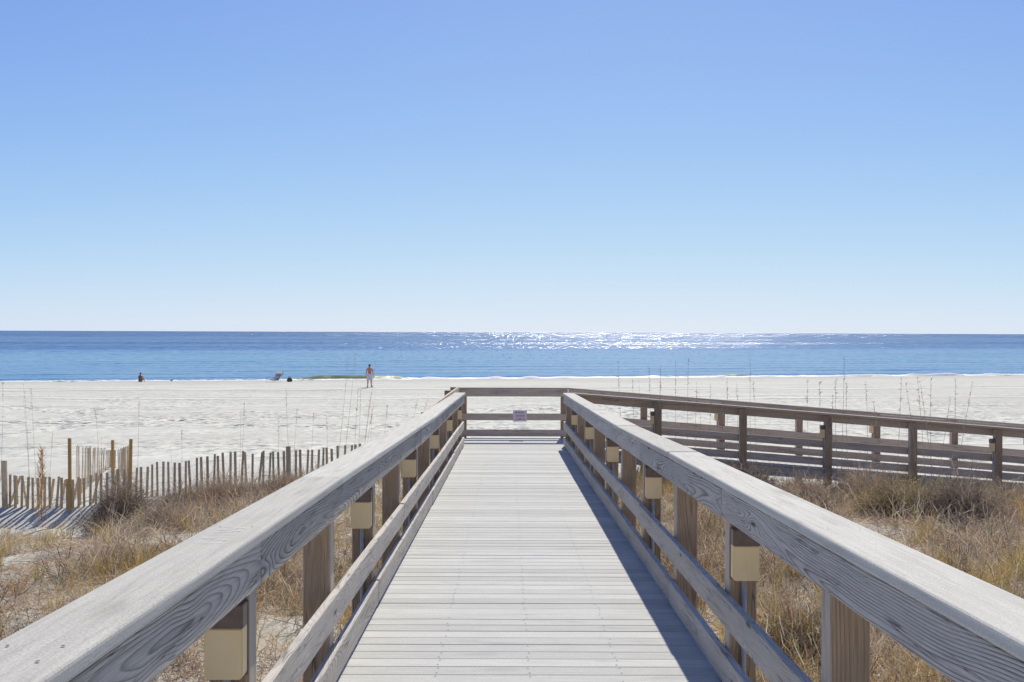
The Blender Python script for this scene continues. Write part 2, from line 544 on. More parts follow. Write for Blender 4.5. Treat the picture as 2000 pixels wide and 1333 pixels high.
def sea_mat():
    m = NT('gulf_water')
    P = m.pos()
    x, y, z = m.sep(P)
    shore = m.math('MULTIPLY_ADD', x, -0.24, y)
    # facet slopes: a spectrum of wave lengths, crests longer along the shore than across it
    def slopes(sx, sy, det, rough, seed):
        v = m.comb(m.math('MULTIPLY', x, sx), m.math('MULTIPLY', shore, sy), seed)
        return m.vmath('SUBTRACT', m.noise(v, 1.0, det, rough, color=True), (0.5, 0.5, 0.5))
    a = slopes(0.035, 0.14, 6.0, 0.62, 1.0)
    b = slopes(0.9, 1.9, 5.0, 0.6, 7.0)
    gust = m.noise(m.comb(m.math('MULTIPLY', x, 0.0016), m.math('MULTIPLY', shore, 0.009), 3.0), 1.0, 3.0, 0.55)
    gk = m.mr(gust, 0.36, 0.62, 0.55, 1.25)
    far = m.mr(shore, 140.0, 420.0, 0.0, 1.0, True)
    vfar = m.mr(shore, 500.0, 1500.0, 0.0, 1.0, True)
    mid = m.math('MULTIPLY', far, m.math('SUBTRACT', 1.0, vfar))
    c = slopes(2.2, 0.07, 2.0, 0.6, 13.0)      # wind chop, crests broken into short lengths
    e = slopes(0.6, 0.006, 2.0, 0.6, 17.0)
    tot = None
    for v, k in ((a, m.mr(far, 0.0, 1.0, 0.26, 0.25)), (b, m.mr(far, 0.0, 1.0, 0.45, 1.3)), (c, m.math('MULTIPLY', mid, 1.9)), (e, m.math('MULTIPLY', vfar, 2.5))):
        sv = m.node('ShaderNodeVectorMath', operation='SCALE'); m.put(sv.inputs[0], v); m.put(sv.inputs[3], m.math('MULTIPLY', k, gk))
        tot = sv.outputs[0] if tot is None else m.vmath('ADD', tot, sv.outputs[0])
    sx, sy, sz = m.sep(tot)
    sx = m.math('MULTIPLY', sx, 0.78)
    # long-crested swell coming in over the bar
    sw = m.math('SINE', m.math('MULTIPLY_ADD', m.noise(m.comb(m.math('MULTIPLY', x, 0.02), m.math('MULTIPLY', y, 0.05), 0.0), 1.0, 3.0), 9.0, m.math('MULTIPLY', shore, 0.55)))
    sy = m.math('MULTIPLY_ADD', sw, m.mr(shore, 130.0, 320.0, 0.07, 0.0), sy)
    # facets turned away from a viewer on the beach are hidden behind their crests, so bias towards the shore
    sy = m.math('ADD', m.math('MULTIPLY', m.math('ABSOLUTE', sy), -0.75), m.math('MULTIPLY', sy, 0.25))
    nrm = m.vmath('NORMALIZE', m.comb(sx, sy, 1.0))
    # shoaling colour: pale over the bar, deep blue beyond
    band = m.noise(m.comb(m.math('MULTIPLY', x, 0.004), m.math('MULTIPLY', shore, 0.03), 11.0), 1.0, 4.0, 0.6)
    dd = m.math('MULTIPLY_ADD', m.math('SUBTRACT', band, 0.5), 160.0, shore)
    t = m.mr(dd, 118.0, 620.0)
    col = m.ramp(t, [(0.0, (0.025, 0.165, 0.30)), (0.07, (0.014, 0.13, 0.31)), (0.14, (0.034, 0.205, 0.32)), (0.24, (0.018, 0.155, 0.31)), (0.42, (0.008, 0.105, 0.30)), (1.0, (0.003, 0.07, 0.235))])
    return m.set(color=col, rough=0.16, spec=0.24, ior=1.333, normal=nrm)


def foam_mat():
    m = NT('sea_foam')
    n = m.noise(m.pos(), 3.0, 5.0, 0.65)
    c = m.mix(m.mr(n, 0.35, 0.65), (0.66, 0.68, 0.68), (0.86, 0.87, 0.87))
    return m.set(color=c, rough=0.7, spec=0.3, normal=m.bump(n, 0.5, 0.05))


def wave_mat():
    m = NT('green_wave_face')
    x, y, z = m.sep(m.pos())
    n = m.noise(m.comb(m.math('MULTIPLY', x, 0.5), m.math('MULTIPLY', y, 1.0), m.math('MULTIPLY', z, 6.0)), 1.0, 5.0, 0.65)
    c = m.mix(m.mr(n, 0.35, 0.65), (0.17, 0.23, 0.075), (0.32, 0.36, 0.13))
    return m.set(color=c, rough=0.2, spec=0.4, normal=m.bump(n, 0.6, 0.05))


M['sand'] = sand_mat()
M['sea'] = sea_mat()
M['foam'] = foam_mat()
M['wave'] = wave_mat()

# ------------------------------------------------------------------ ground, sea
PROF = [(-400, -0.95), (-5, -1.0), (5, -1.05), (12, -1.16), (18, -1.32), (22, -1.5), (26, -1.8), (35, -2.15), (50, -2.45),
        (70, -2.66), (88, -2.84), (104, -3.12), (119, -3.47), (135, -4.2), (200, -8.0), (400, -14.0)]
PY = np.array([p[0] for p in PROF], float)
PZ = np.array([p[1] for p in PROF], float)
SEA_Z = -3.47


def sstep(a, b, x):
    t = np.clip((x - a) / (b - a), 0, 1)
    return t * t * (3 - 2 * t)


def vnoise(x, y, s, seed=0):
    """cheap smooth value noise, vectorised"""
    x = x * s + 13.7 * seed; y = y * s - 7.3 * seed
    xi = np.floor(x); yi = np.floor(y)
    xf = x - xi; yf = y - yi
    u = xf * xf * (3 - 2 * xf); v = yf * yf * (3 - 2 * yf)
    def h(a, b):
        q = np.sin(a * 127.1 + b * 311.7 + seed * 74.7) * 43758.5453
        return q - np.floor(q)
    return (h(xi, yi) * (1 - u) + h(xi + 1, yi) * u) * (1 - v) + (h(xi, yi + 1) * (1 - u) + h(xi + 1, yi + 1) * u) * v


def ground(x, y):
    x = np.asarray(x, float); y = np.asarray(y, float)
    ys = y - 0.24 * np.clip(x, -400, 400) * sstep(60, 112, y)
    z = np.interp(ys, PY, PZ)
    # soften the profile's corners
    z = 0.5 * z + 0.25 * np.interp(ys - 2.5, PY, PZ) + 0.25 * np.interp(ys + 2.5, PY, PZ)
    dune = sstep(30, 23, y)
        # on the far left the sand drops into a hollow in front of the fence
    lz = np.interp(y, [6, 9, 12, 16, 19, 20.6, 21.2, 21.9, 22.6, 26, 30], [-1.05, -1.18, -1.42, -1.86, -2.18, -2.24, -2.12, -1.95, -1.9, -1.95, -2.0])
    lz = 0.5 * lz + 0.25 * np.interp(y - 0.35, [6, 9, 12, 16, 19, 20.6, 21.2, 21.9, 22.6, 26, 30], [-1.05, -1.18, -1.42, -1.86, -2.18, -2.24, -2.12, -1.95, -1.9, -1.95, -2.0]) \
        + 0.25 * np.interp(y + 0.35, [6, 9, 12, 16, 19, 20.6, 21.2, 21.9, 22.6, 26, 30], [-1.05, -1.18, -1.42, -1.86, -2.18, -2.24, -2.12, -1.95, -1.9, -1.95, -2.0])
    z = z + sstep(-2.2, -9.0, x) * dune * (lz - z)
    # sand has drifted up against the side ramp
    z = z + sstep(1.4, 2.6, x) * 0.16 * sstep(16, 19, y) * sstep(22.4, 21.2, y) * sstep(7.5, 4.0, x) - sstep(4.5, 8.0, x) * 0.12 * sstep(15, 18, y) * sstep(26, 22, y)
    nearmask = sstep(34, 20, y)
    z = z + nearmask * (0.22 * (vnoise(x, y, 0.45, 1) - 0.5) + 0.12 * (vnoise(x, y, 1.3, 2) - 0.5) + 0.04 * (vnoise(x, y, 4.0, 3) - 0.5))
    bm_ = sstep(24, 34, y) * sstep(112, 95, ys)
    z = z + bm_ * (0.16 * (vnoise(x, y, 0.12, 4) - 0.5) + 0.07 * (vnoise(x, y, 0.5, 5) - 0.5))
    return z


def axis(parts):
    out = []
    for a, b, s in parts:
        n = max(1, int(round((b - a) / s)))
        out += list(np.linspace(a, b, n, endpoint=False))
    out.append(parts[-1][1])
    return np.array(out)


gx = axis([(-1500, -200, 130), (-200, -60, 10), (-60, -16, 1.2), (-16, 16, 0.16), (16, 60, 1.2), (60, 200, 10), (200, 1500, 130)])
gy = axis([(-400, -20, 38), (-20, 2, 1.2), (2, 26, 0.16), (26, 60, 0.5), (60, 140, 1.0), (140, 400, 26)])
GX, GY = np.meshgrid(gx, gy)
GZ = ground(GX, GY)
nv = GX.shape
idx = np.arange(GX.size).reshape(nv)
quads = np.stack([idx[:-1, :-1].ravel(), idx[:-1, 1:].ravel(), idx[1:, 1:].ravel(), idx[1:, :-1].ravel()], 1)
me = mesh_np('beach', np.stack([GX.ravel(), GY.ravel(), GZ.ravel()], 1), [quads], M['sand'], smooth_shade=True)
beach = link(bpy.data.objects.new('beach', me))
tag(beach, kind='structure')

sxs = np.array([-60000, -20000, -6000, -2000, -600, -200, 0, 200, 600, 2000, 6000, 20000, 60000], float)
sys_ = np.array([60, 120, 200, 400, 1000, 3000, 10000, 30000, 70000], float)
SX, SY = np.meshgrid(sxs, sys_)
idx = np.arange(SX.size).reshape(SX.shape)
quads = np.stack([idx[:-1, :-1].ravel(), idx[:-1, 1:].ravel(), idx[1:, 1:].ravel(), idx[1:, :-1].ravel()], 1)
me = mesh_np('sea', np.stack([SX.ravel(), SY.ravel(), np.full(SX.size, SEA_Z)], 1), [quads], M['sea'])
tag(link(bpy.data.objects.new('sea', me)), kind='structure')


def shore_y(x):
    return 119.0 + 0.24 * x


# breaking ripple at the edge of the water: a low rounded ridge, and foam lying on the sand in front of it
def ridge(name, x0, x1, off, hfun, wid, mat, step=0.5, seed=0):
    xs = np.arange(x0, x1 + step, step)
    prof = [(-1.0, -0.06), (-0.75, 0.25), (-0.5, 0.7), (-0.25, 0.98), (0.0, 1.0), (0.4, 0.6), (1.0, -0.06)]
    V = []
    for x in xs:
        h = hfun(x)
        wob = 0.7 * (float(vnoise(np.array(x), np.array(0.0), 0.22, seed)) - 0.5) * 2 + 0.5 * (float(vnoise(np.array(x), np.array(3.0), 0.8, seed + 1)) - 0.5)
        for a, b in prof:
            V.append((x, shore_y(x) + off + wob + a * wid, SEA_Z + b * h + (0.0 if b > 0 else -0.03)))
    k = len(prof)
    n = len(xs)
    i = np.arange(n * k).reshape(n, k)
    q = np.stack([i[:-1, :-1].ravel(), i[1:, :-1].ravel(), i[1:, 1:].ravel(), i[:-1, 1:].ravel()], 1)
    me = mesh_np(name, np.array(V), [q], mat, smooth_shade=True)
    return link(bpy.data.objects.new(name, me))


def nz(x, y, s, seed):
    return float(vnoise(np.array(float(x)), np.array(float(y)), s, seed))


def hgreen(x):
    e = smooth(-23.5, -19.0, x) * (1 - smooth(-12.5, -10.0, x)) + 0.55 * smooth(11, 15, x) * (1 - smooth(26, 32, x)) * (0.4 + nz(x, 0, 0.5, 31))
    return 0.02 + 0.40 * e * (0.8 + 0.35 * nz(x, 0, 0.3, 21))


tag(ridge('breaking_wave', -26, 34, 1.5, hgreen, 1.3, M['wave'], 0.4, 3), 'low green wave face curling onto the sand behind the standing man', 'wave', kind='stuff')


def hfoam(x):
    return 0.03 + (0.07 + 0.25 * smooth(-16, -8, x)) * max(0.0, nz(x, 2, 0.55, 41) - 0.12) + 0.05 * smooth(30, 55, x)


def foam_sheet():
    """lace of foam: irregular flat lenses a few millimetres over the wet sand and shallow water"""
    rng = np.random.default_rng(5)
    V, T = [], []
    for k in range(900):
        x = rng.uniform(-60, 75)
        if x < -24 and rng.random() < 0.65: continue
        L = rng.uniform(0.3, 2.4) * (1.0 if x > -20 else 0.5)
        wd = rng.uniform(0.12, 0.55) * (1.0 if x > -12 else 0.45)
        yc = shore_y(x) + rng.normal(0.6, 0.9)
        n = 9
        z = max(SEA_Z, float(ground(np.array(x), np.array(yc)))) + 0.03 + 0.04 * rng.random()
        base = len(V)
        V.append((x, yc, z + 0.06 * rng.random()))
        for j in range(n):
            a = 2 * math.pi * j / n
            r = 0.6 + 0.8 * rng.random()
            V.append((x + math.cos(a) * L * r, yc + math.sin(a) * wd * r + 0.24 * math.cos(a) * L * r, z - 0.05))
        for j in range(n):
            T.append((base, base + 1 + j, base + 1 + (j + 1) % n))
    me = mesh_np('foam_patches', np.array(V), [np.array(T)], M['foam'], smooth_shade=True)
    return link(bpy.data.objects.new('foam_patches', me))


tag(ridge('shore_foam', -110, 140, -0.2, hfoam, 0.9, M['foam'], 0.35, 9), 'thin white line of foam along the edge of the sea', 'foam', kind='stuff')
tag(foam_sheet(), 'scattered patches of white foam in the shallows', 'foam', kind='stuff')

# ------------------------------------------------------------------ boardwalk geometry
XL, XR = -0.806, 1.02            # inner faces of the railings
POST0, PSP = 3.60, 1.65          # first visible post, spacing
END_Y = 20.30


def deck_z(y):
    return -0.028 * y


def cap_under(y):                # underside of the cap = top of the upper rail board; the old rails have settled unevenly
    return 0.955 - 0.030 * y + float(np.interp(y, [-4, 5, 7, 8.6, 10.3, 12, 13.5, 15.2, 16.8, 18.4, 20.3], [0, 0, -0.004, -0.012, -0.022, -0.018, -0.006, 0.004, 0.012, 0.02, 0.03]))


def settle(y):
    return float(np.interp(y, [-4, 5, 8.6, 10.3, 13.5, 16.8, 20.3], [0, 0, -0.006, 0.004, -0.016, 0.004, 0.012]))


LAND_Z = -0.665
LAND_Y0, LAND_Y1 = END_Y + 0.02, 22.98
RX0, RX1 = 1.34, 13.0            # ramp that leads off to the right
RSL = -0.077


def ramp_z(x):
    return LAND_Z + RSL * max(0.0, x - RX0)


walk = thing('boardwalk', (0.107, 8, 0), kind='structure')
rng = random.Random(3)
PITCH = 0.146
plank_me = [bm_mesh('deck_plank', box_bm(0.1412 + dw, 1.93, 0.036, 0.0022), M['plank']) for dw in (0.0, -0.0006, 0.0004)]


def plank(name, me, loc, rot, parent):
    o = bpy.data.objects.new(name, me)
    o.matrix_basis = Matrix.Translation(loc) @ rot
    return link(o, parent)


PLY = []
y = -3.3
while y < END_Y - 0.07:
    PLY.append(y)
    rot = Matrix.Rotation(math.atan(-0.028), 4, 'X') @ Matrix.Rotation(R(90) + rng.gauss(0, 0.0007), 4, 'Z') @ Matrix.Rotation(rng.gauss(0, 0.0035), 4, 'Y')
    plank('plank', plank_me[rng.randrange(3)], (0.107 + rng.uniform(-0.006, 0.006), y, deck_z(y) - 0.018 + rng.gauss(0, 0.0007)), rot, walk)
    y += PITCH
# landing
land_me = bm_mesh('landing_plank', box_bm(0.1412, 2.30, 0.036, 0.0022), M['plank'])
y = LAND_Y0 + 0.07
while y < LAND_Y1 - 0.06:
    rot = Matrix.Rotation(R(90) + rng.gauss(0, 0.001), 4, 'Z') @ Matrix.Rotation(rng.gauss(0, 0.004), 4, 'Y')
    plank('plank', land_me, (0.115, y, LAND_Z - 0.018 + rng.gauss(0, 0.001)), rot, walk)
    y += PITCH
# side ramp: boards across it
ramp_me = bm_mesh('ramp_plank', box_bm(0.139, 2.06, 0.036, 0.004), M['plank'])
x = RX0
while x < RX1:
    rot = Matrix.Rotation(-math.atan(RSL), 4, 'Y') @ Matrix.Rotation(rng.gauss(0, 0.001), 4, 'Z')
    plank('plank', ramp_me, (x, 21.9, ramp_z(x) - 0.018 + rng.gauss(0, 0.001)), rot, walk)
    x += PITCH
# timber carrying the boards
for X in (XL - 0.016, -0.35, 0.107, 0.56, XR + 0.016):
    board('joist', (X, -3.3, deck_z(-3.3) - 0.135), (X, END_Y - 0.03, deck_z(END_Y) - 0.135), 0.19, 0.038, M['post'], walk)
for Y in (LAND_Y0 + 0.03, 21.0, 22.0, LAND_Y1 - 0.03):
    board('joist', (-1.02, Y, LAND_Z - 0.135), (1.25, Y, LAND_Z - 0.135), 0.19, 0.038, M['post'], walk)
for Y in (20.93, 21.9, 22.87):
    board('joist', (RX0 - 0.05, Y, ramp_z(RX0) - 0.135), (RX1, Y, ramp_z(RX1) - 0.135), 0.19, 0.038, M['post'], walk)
board('riser', (-1.04, END_Y - 0.005, -0.615), (1.26, END_Y - 0.005, -0.615), 0.062, 0.02, M['plank'], walk)

# screws: pairs of dark heads along the joist lines (too small to pick apart)
V, T = [], []


def disc(x, y, z, r, V, T, sl=0.0, n=6):
    b = len(V)
    V.append((x, y, z + 0.0006))
    for k in range(n):
        a = 2 * math.pi * k / n
        V.append((x + r * math.cos(a), y + r * math.sin(a), z + sl * r * math.sin(a)))
    for k in range(n):
        T.append((b, b + 1 + k, b + 1 + (k + 1) % n))


for y in PLY:
    for X in (-0.35, 0.107, 0.56):
        for s in (-0.042, 0.042):
            if rng.random() < 0.62:
                disc(X + rng.gauss(0, 0.006), y + s, deck_z(y + s) + 0.0030, 0.0052, V, T, -0.028)
me = mesh_np('deck_screws', np.array(V), [np.array(T)], M['screw'])
o = link(bpy.data.objects.new('deck_screws', me), walk)
o['kind'] = 'stuff'

# ------------------------------------------------------------------ railings
HB = 0.14                        # rail board height
TB = 0.038                       # rail board thickness
CAPW, CAPT = 0.20, 0.040


def jit(seed, a=0.006):
    r = random.Random(seed)
    return r.uniform(-a, a)


def bottom(x, y):
    return float(ground(np.array(x), np.array(y))) - 0.25


POSTS = [POST0 + PSP * k for k in range(-4, 11)]


def screws(name, pts, parent, r=0.005):
    V, T = [], []
    for (x, y, z, sl) in pts: disc(x, y, z, r, V, T, sl)
    me = mesh_np(name, np.array(V), [np.array(T)], M['screw'])
    o = link(bpy.data.objects.new(name, me), parent)
    o['kind'] = 'stuff'
    return o


def seg_boards(name, ys, joints, zf, X, w, t, mat, parent, up=(0, 0, 1), seed=0, gap=0.004, amp=0.006, bev=0.004, seg=1):
    """boards running along the ramp, joined where the post index is in joints; they sag a little between posts"""
    cuts = [ys[i] for i in joints]
    for i in range(len(cuts) - 1):
        a, b = cuts[i] + gap / 2, cuts[i + 1] - gap / 2
        za = zf(a) + jit(seed * 100 + i * 2, amp)
        zb = zf(b) + jit(seed * 100 + i * 2 + 1, amp)
        xa = X + jit(seed * 70 + i * 3, 0.003); xb = X + jit(seed * 70 + i * 3 + 1, 0.003)
        board(name, (xa, a, za), (xb, b, zb), w, t, mat, parent, up, bev, seg)


def ramp_railing(side, label, lights_even):
    s = -1 if side == 'left' else 1
    Xi = XL if s < 0 else XR
    fm = M['fascia_left'] if s < 0 else M['fascia_right']
    t = thing('railing', (Xi, POST0, deck_z(POST0)), label, 'railing')
    # boards are nailed to the walkway side of the posts
    ys = [-3.3] + POSTS + [END_Y]
    n = len(ys)
    xb = Xi + s * TB / 2
    # joints: upper board joins at the posts with lights, cap one post further on
    j0 = 1 + (4 % 2 if s < 0 else 1)
    upper = sorted(set([0] + list(range(1 + (0 if s < 0 else 1), n - 1, 2)) + [n - 1]))
    capj = sorted(set([0, 2] + list(range(6 if s < 0 else 7, n - 1, 2)) + [n - 1]))
    midj = sorted(set([0] + list(range(2, n - 1, 3)) + [n - 1]))
    kickj = sorted(set([0] + list(range(1, n - 1, 3)) + [n - 1]))
    seg_boards('upper_rail_board', ys, upper, lambda y: cap_under(y) - 0.007 - HB / 2, xb, HB, TB, fm, t, seed=1 + s, amp=0.002)
    seg_boards('middle_rail_board', ys, midj, lambda y: deck_z(y) + 0.375 + settle(y), xb, HB, TB, M['rail'], t, seed=5 + s, amp=0.009)
    seg_boards('kick_board', ys, kickj, lambda y: deck_z(y) + 0.094 + 0.6 * settle(y), xb, HB, TB, M['rail'], t, seed=9 + s, amp=0.008)
    xc = Xi + s * (CAPW / 2 - 0.018)
    seg_boards('cap_board', ys, capj, lambda y: cap_under(y) + CAPT / 2, xc, CAPT, CAPW, M['cap'], t, seed=13 + s, amp=0.0025, bev=0.011, seg=3, gap=0.007)
    sl = math.atan(-0.03)
    sc = []
    for i, y in enumerate(POSTS):
        zt = cap_under(y) - 0.004
        xp = Xi + s * (TB + 0.066 + 0.002)
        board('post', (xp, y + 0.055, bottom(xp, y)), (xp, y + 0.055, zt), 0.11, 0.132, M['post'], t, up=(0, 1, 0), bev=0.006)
        for dx in (0.04, 0.145):
            for dy in (0.0, 0.11):
                if (i + (dy > 0)) % 2 == 0 or dy == 0:
                    sc.append((Xi + s * (dx + jit(i * 7 + int(dy * 100), 0.008)), y + dy + jit(i * 5, 0.02), cap_under(y + dy) + CAPT + 0.0022, -0.03))
    screws('cap_screws', sc, t, 0.0045)
    return t


left_rail = ramp_railing('left', 'long weathered grey railing on the left side of the sloping boardwalk', True)
right_rail = ramp_railing('right', 'long weathered grey railing on the right side of the sloping boardwalk', False)

# somebody's initials scratched in the left cap, near the camera
V, T = [], []
strokes = [((0.0, 0.0), (0.0, 0.085)), ((0.045, 0.0), (0.075, 0.09)), ((0.075, 0.09), (0.10, 0.0)), ((0.135, 0.0), (0.135, 0.09)),
           ((0.17, 0.085), (0.19, 0.0)), ((0.19, 0.0), (0.215, 0.085)), ((0.215, 0.085), (0.24, 0.0)), ((0.24, 0.0), (0.27, 0.1))]
for (a, b) in strokes:
    for k in (0,):
        p0 = Vector((XL - 0.045 - a[1], 3.28 + a[0] * 1.25)); p1 = Vector((XL - 0.045 - b[1], 3.28 + b[0] * 1.25))
        d = (p1 - p0).normalized(); nrm = Vector((-d.y, d.x)) * 0.0022
        q = len(V)
        for pt in (p0 - nrm, p0 + nrm, p1 + nrm * 0.5, p1 - nrm * 0.5):
            V.append((pt.x, pt.y, cap_under(pt.y) + CAPT + 0.0026))
        T.append((q, q + 1, q + 2, q + 3))
o = link(bpy.data.objects.new('scratched_letters', mesh_np('scratched_letters', np.array(V), [np.array(T)], M['scratch'])), left_rail)
o['kind'] = 'stuff'

# railings of the landing and of the ramp going right
RC, RM, RK = 1.005, 0.440, 0.105       # above the boards: underside of cap, middle board centre, kick board centre


def side_railing(label, Y, s, x0, x1, zf, posts, bmat, cmat, jn, name='railing'):
    """s = +1: posts stand beyond the boards (away from the camera), -1: towards the camera"""
    t = thing('railing', ((x0 + x1) / 2, Y, zf((x0 + x1) / 2)), label, 'railing')
    yb = Y
    cuts = [x0] + [p for i, p in enumerate(posts) if i % 2 == jn and x0 + 0.6 < p < x1 - 0.6] + [x1]
    for (h, nm) in ((RC - 0.003 - HB / 2, 'upper_rail_board'), (RM, 'middle_rail_board'), (RK, 'kick_board')):
        for i in range(len(cuts) - 1):
            a, b = cuts[i] + 0.002, cuts[i + 1] - 0.002
            board(nm, (a, yb, zf(a) + h + jit(i + int(h * 90), 0.004)), (b, yb, zf(b) + h + jit(i * 3 + int(h * 70), 0.004)), HB, TB, bmat, t)
    for i in range(len(cuts) - 1):
        a, b = cuts[i] + 0.002, cuts[i + 1] - 0.002
        yc = Y + s * (CAPW / 2 - 0.03)
        board('cap_board', (a, yc, zf(a) + RC + CAPT / 2), (b, yc, zf(b) + RC + CAPT / 2), CAPT, CAPW, cmat, t, bev=0.010, seg=2)
    for p in posts:
        yp = Y + s * (TB / 2 + 0.066 + 0.002)
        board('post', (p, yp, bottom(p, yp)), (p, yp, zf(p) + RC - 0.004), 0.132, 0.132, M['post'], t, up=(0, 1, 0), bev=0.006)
    return t


FAR_Y, NEAR_Y = 22.86, 21.02
SP = [1.22 + 1.63 * k for k in range(8)]
end_rail = side_railing('brown railing closing the far end of the boardwalk, with a small sign on it', FAR_Y, 1, -1.06, 1.24, lambda x: LAND_Z, [-0.93, 1.16], M['brown_rail'], M['brown_cap'], 1)
SPF = [2.83 + 1.62 * k for k in range(7)]
far_rail = side_railing('brown railing on the sea side of the ramp leading right', FAR_Y, 1, 1.244, 13.0, ramp_z, SPF, M['brown_rail'], M['brown_cap'], 1)
SPN = [1.36] + [2.85 + 1.62 * k for k in range(7)]
near_rail = side_railing('brown railing on the land side of the ramp leading right, posts towards the dune', NEAR_Y, -1, 1.25, 13.0, ramp_z, SPN, M['brown_rail'], M['brown_cap'], 0)

# left side of the landing: no cap, its top board runs back outside the ramp's posts
t = thing('railing', (-1.08, 20.5, LAND_Z), 'short brown railing at the left edge of the landing, behind the left railing', 'railing')
xl = -1.035
board('upper_rail_board', (xl, 13.3, 0.560 - HB / 2), (xl, 22.82, 0.400 - HB / 2), HB, TB, M['brown_rail'], t)
for (h, nm) in ((RM, 'middle_rail_board'), (RK, 'kick_board')):
    board(nm, (xl, 20.45, LAND_Z + h), (xl, 22.82, LAND_Z + h), HB, TB, M['brown_rail'], t)
for yp in (20.55, 22.6):
    xp = xl - TB / 2 - 0.068
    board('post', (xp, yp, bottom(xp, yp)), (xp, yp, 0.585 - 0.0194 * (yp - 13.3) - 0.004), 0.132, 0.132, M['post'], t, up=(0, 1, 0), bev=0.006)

# ------------------------------------------------------------------ lights on the posts
ORD = ['nearest', 'second', 'third', 'fourth', 'fifth', 'farthest']


def light_meshes():
    # local frame: back on the post at y = 0, facing -y, top at z = 0
    b = box_bm(0.124, 0.062, 0.165, 0.0, off=(0, -0.041, -0.1625))
    be = [e for e in b.edges if abs(e.verts[0].co.y - e.verts[1].co.y) > 0.05 and e.verts[0].co.z < -0.2]
    bmesh.ops.bevel(b, geom=be, offset=0.016, segments=4, affect='EDGES', profile=0.5)
    bmesh.ops.bevel(b, geom=[e for e in b.edges if e.verts[0].co.y < -0.07 and e.verts[1].co.y < -0.07], offset=0.004, segments=2, affect='EDGES')
    lens = bm_mesh('lens', b, M['cream'])
    h = box_bm(0.128, 0.066, 0.078, 0.005, 2, off=(0, -0.043, -0.041))
    hood = bm_mesh('hood', h, M['bronze'])
    p = box_bm(0.132, 0.009, 0.245, 0.003, 1, off=(0, -0.005, -0.126))
    plate = bm_mesh('back_plate', p, M['bronze'])
    return lens, hood, plate


LENS, HOOD, PLATE = light_meshes()


def post_light(loc, rotz, label, group, drop, bend=False):
    t = bpy.data.objects.new('post_light', None)
    t.empty_display_size = 0.05
    mw = Matrix.Translation(loc) @ Matrix.Rotation(rotz, 4, 'Z')
    t.matrix_basis = mw
    COL.objects.link(t)
    tag(t, label, 'light', group)
    for nm, me in (('lens', LENS), ('hood', HOOD), ('back_plate', PLATE)):
        o = bpy.data.objects.new(nm, me)
        COL.objects.link(o); o.parent = t
    if bend:
        pts = [(0, -0.022, -0.24), (0, -0.022, -drop + 0.22), (-0.0, -0.03, -drop + 0.12), (-0.0, -0.08, -drop + 0.03), (0.0, -0.20, -drop)]
    else:
        pts = [(0, -0.022, -0.24), (0, -0.022, -drop)]
    V, Fq, Ft = tube_np(pts, [0.0125] * len(pts), 8)
    me = mesh_np('conduit', np.array([tuple(v) for v in V]), [np.array(Fq), np.array(Ft)], M['pvc'], smooth_shade=True)
    o = bpy.data.objects.new('conduit', me)
    COL.objects.link(o); o.parent = t
    return t


GR = 'cream post lights along the boardwalk'
seen_l = [p for i, p in enumerate(POSTS) if i % 2 == 0 and p > 3]
for i, y in enumerate(seen_l):
    xp = XL - TB - 0.068
    post_light((xp, y - 0.0005, cap_under(y) - 0.192), 0, '%s cream post light on the left railing%s' % (ORD[min(i, 5)] if i < len(seen_l) - 1 else 'farthest', ', counting from the camera' if 0 < i < len(seen_l) - 1 else ''), GR, 0.93)
seen_r = [p for i, p in enumerate(POSTS) if i % 2 == 1 and p > 3]
for i, y in enumerate(seen_r):
    xp = XR + TB + 0.068
    post_light((xp, y - 0.0005, cap_under(y) - 0.192), 0, '%s cream post light on the right railing%s' % (ORD[min(i, 5)] if i < len(seen_r) - 1 else 'farthest', ', counting from the camera' if 0 < i < len(seen_r) - 1 else ''), GR, 0.93)
yp_n = NEAR_Y - TB / 2 - 0.068
yp_f = FAR_Y + TB / 2 + 0.068
GR2 = 'cream post lights along the ramp leading right'
for k, lab in ((1, 'cream post light facing left on the first near post of the ramp leading right'),
               (3, 'cream post light facing left on a near ramp post, above thick dune weeds'),
               (5, 'cream post light at the far right with a pipe bending to the ground')):
    X = SPN[k]
    post_light((X - 0.0665, yp_n, ramp_z(X) + RC - 0.19), R(-90), lab, GR2, 1.0 if k != 5 else 1.08, k == 5)
for k, lab in ((1, 'small cream post light on the sea-side railing, left of the others'),
               (3, 'small cream post light on the sea-side railing, middle one'),
               (5, 'small cream post light on the sea-side railing at the right edge')):
    X = SPF[k]
    post_light((X - 0.0665, yp_f, ramp_z(X) + RC - 0.15), R(-90), lab, GR2, 0.9)
# light at the end of the right railing, by the opening of the landing
post_light((1.36 - 0.0665, yp_n, LAND_Z + RC - 0.15), R(-90), 'cream post light on the corner post where the right railing meets the landing', GR2, 0.9)

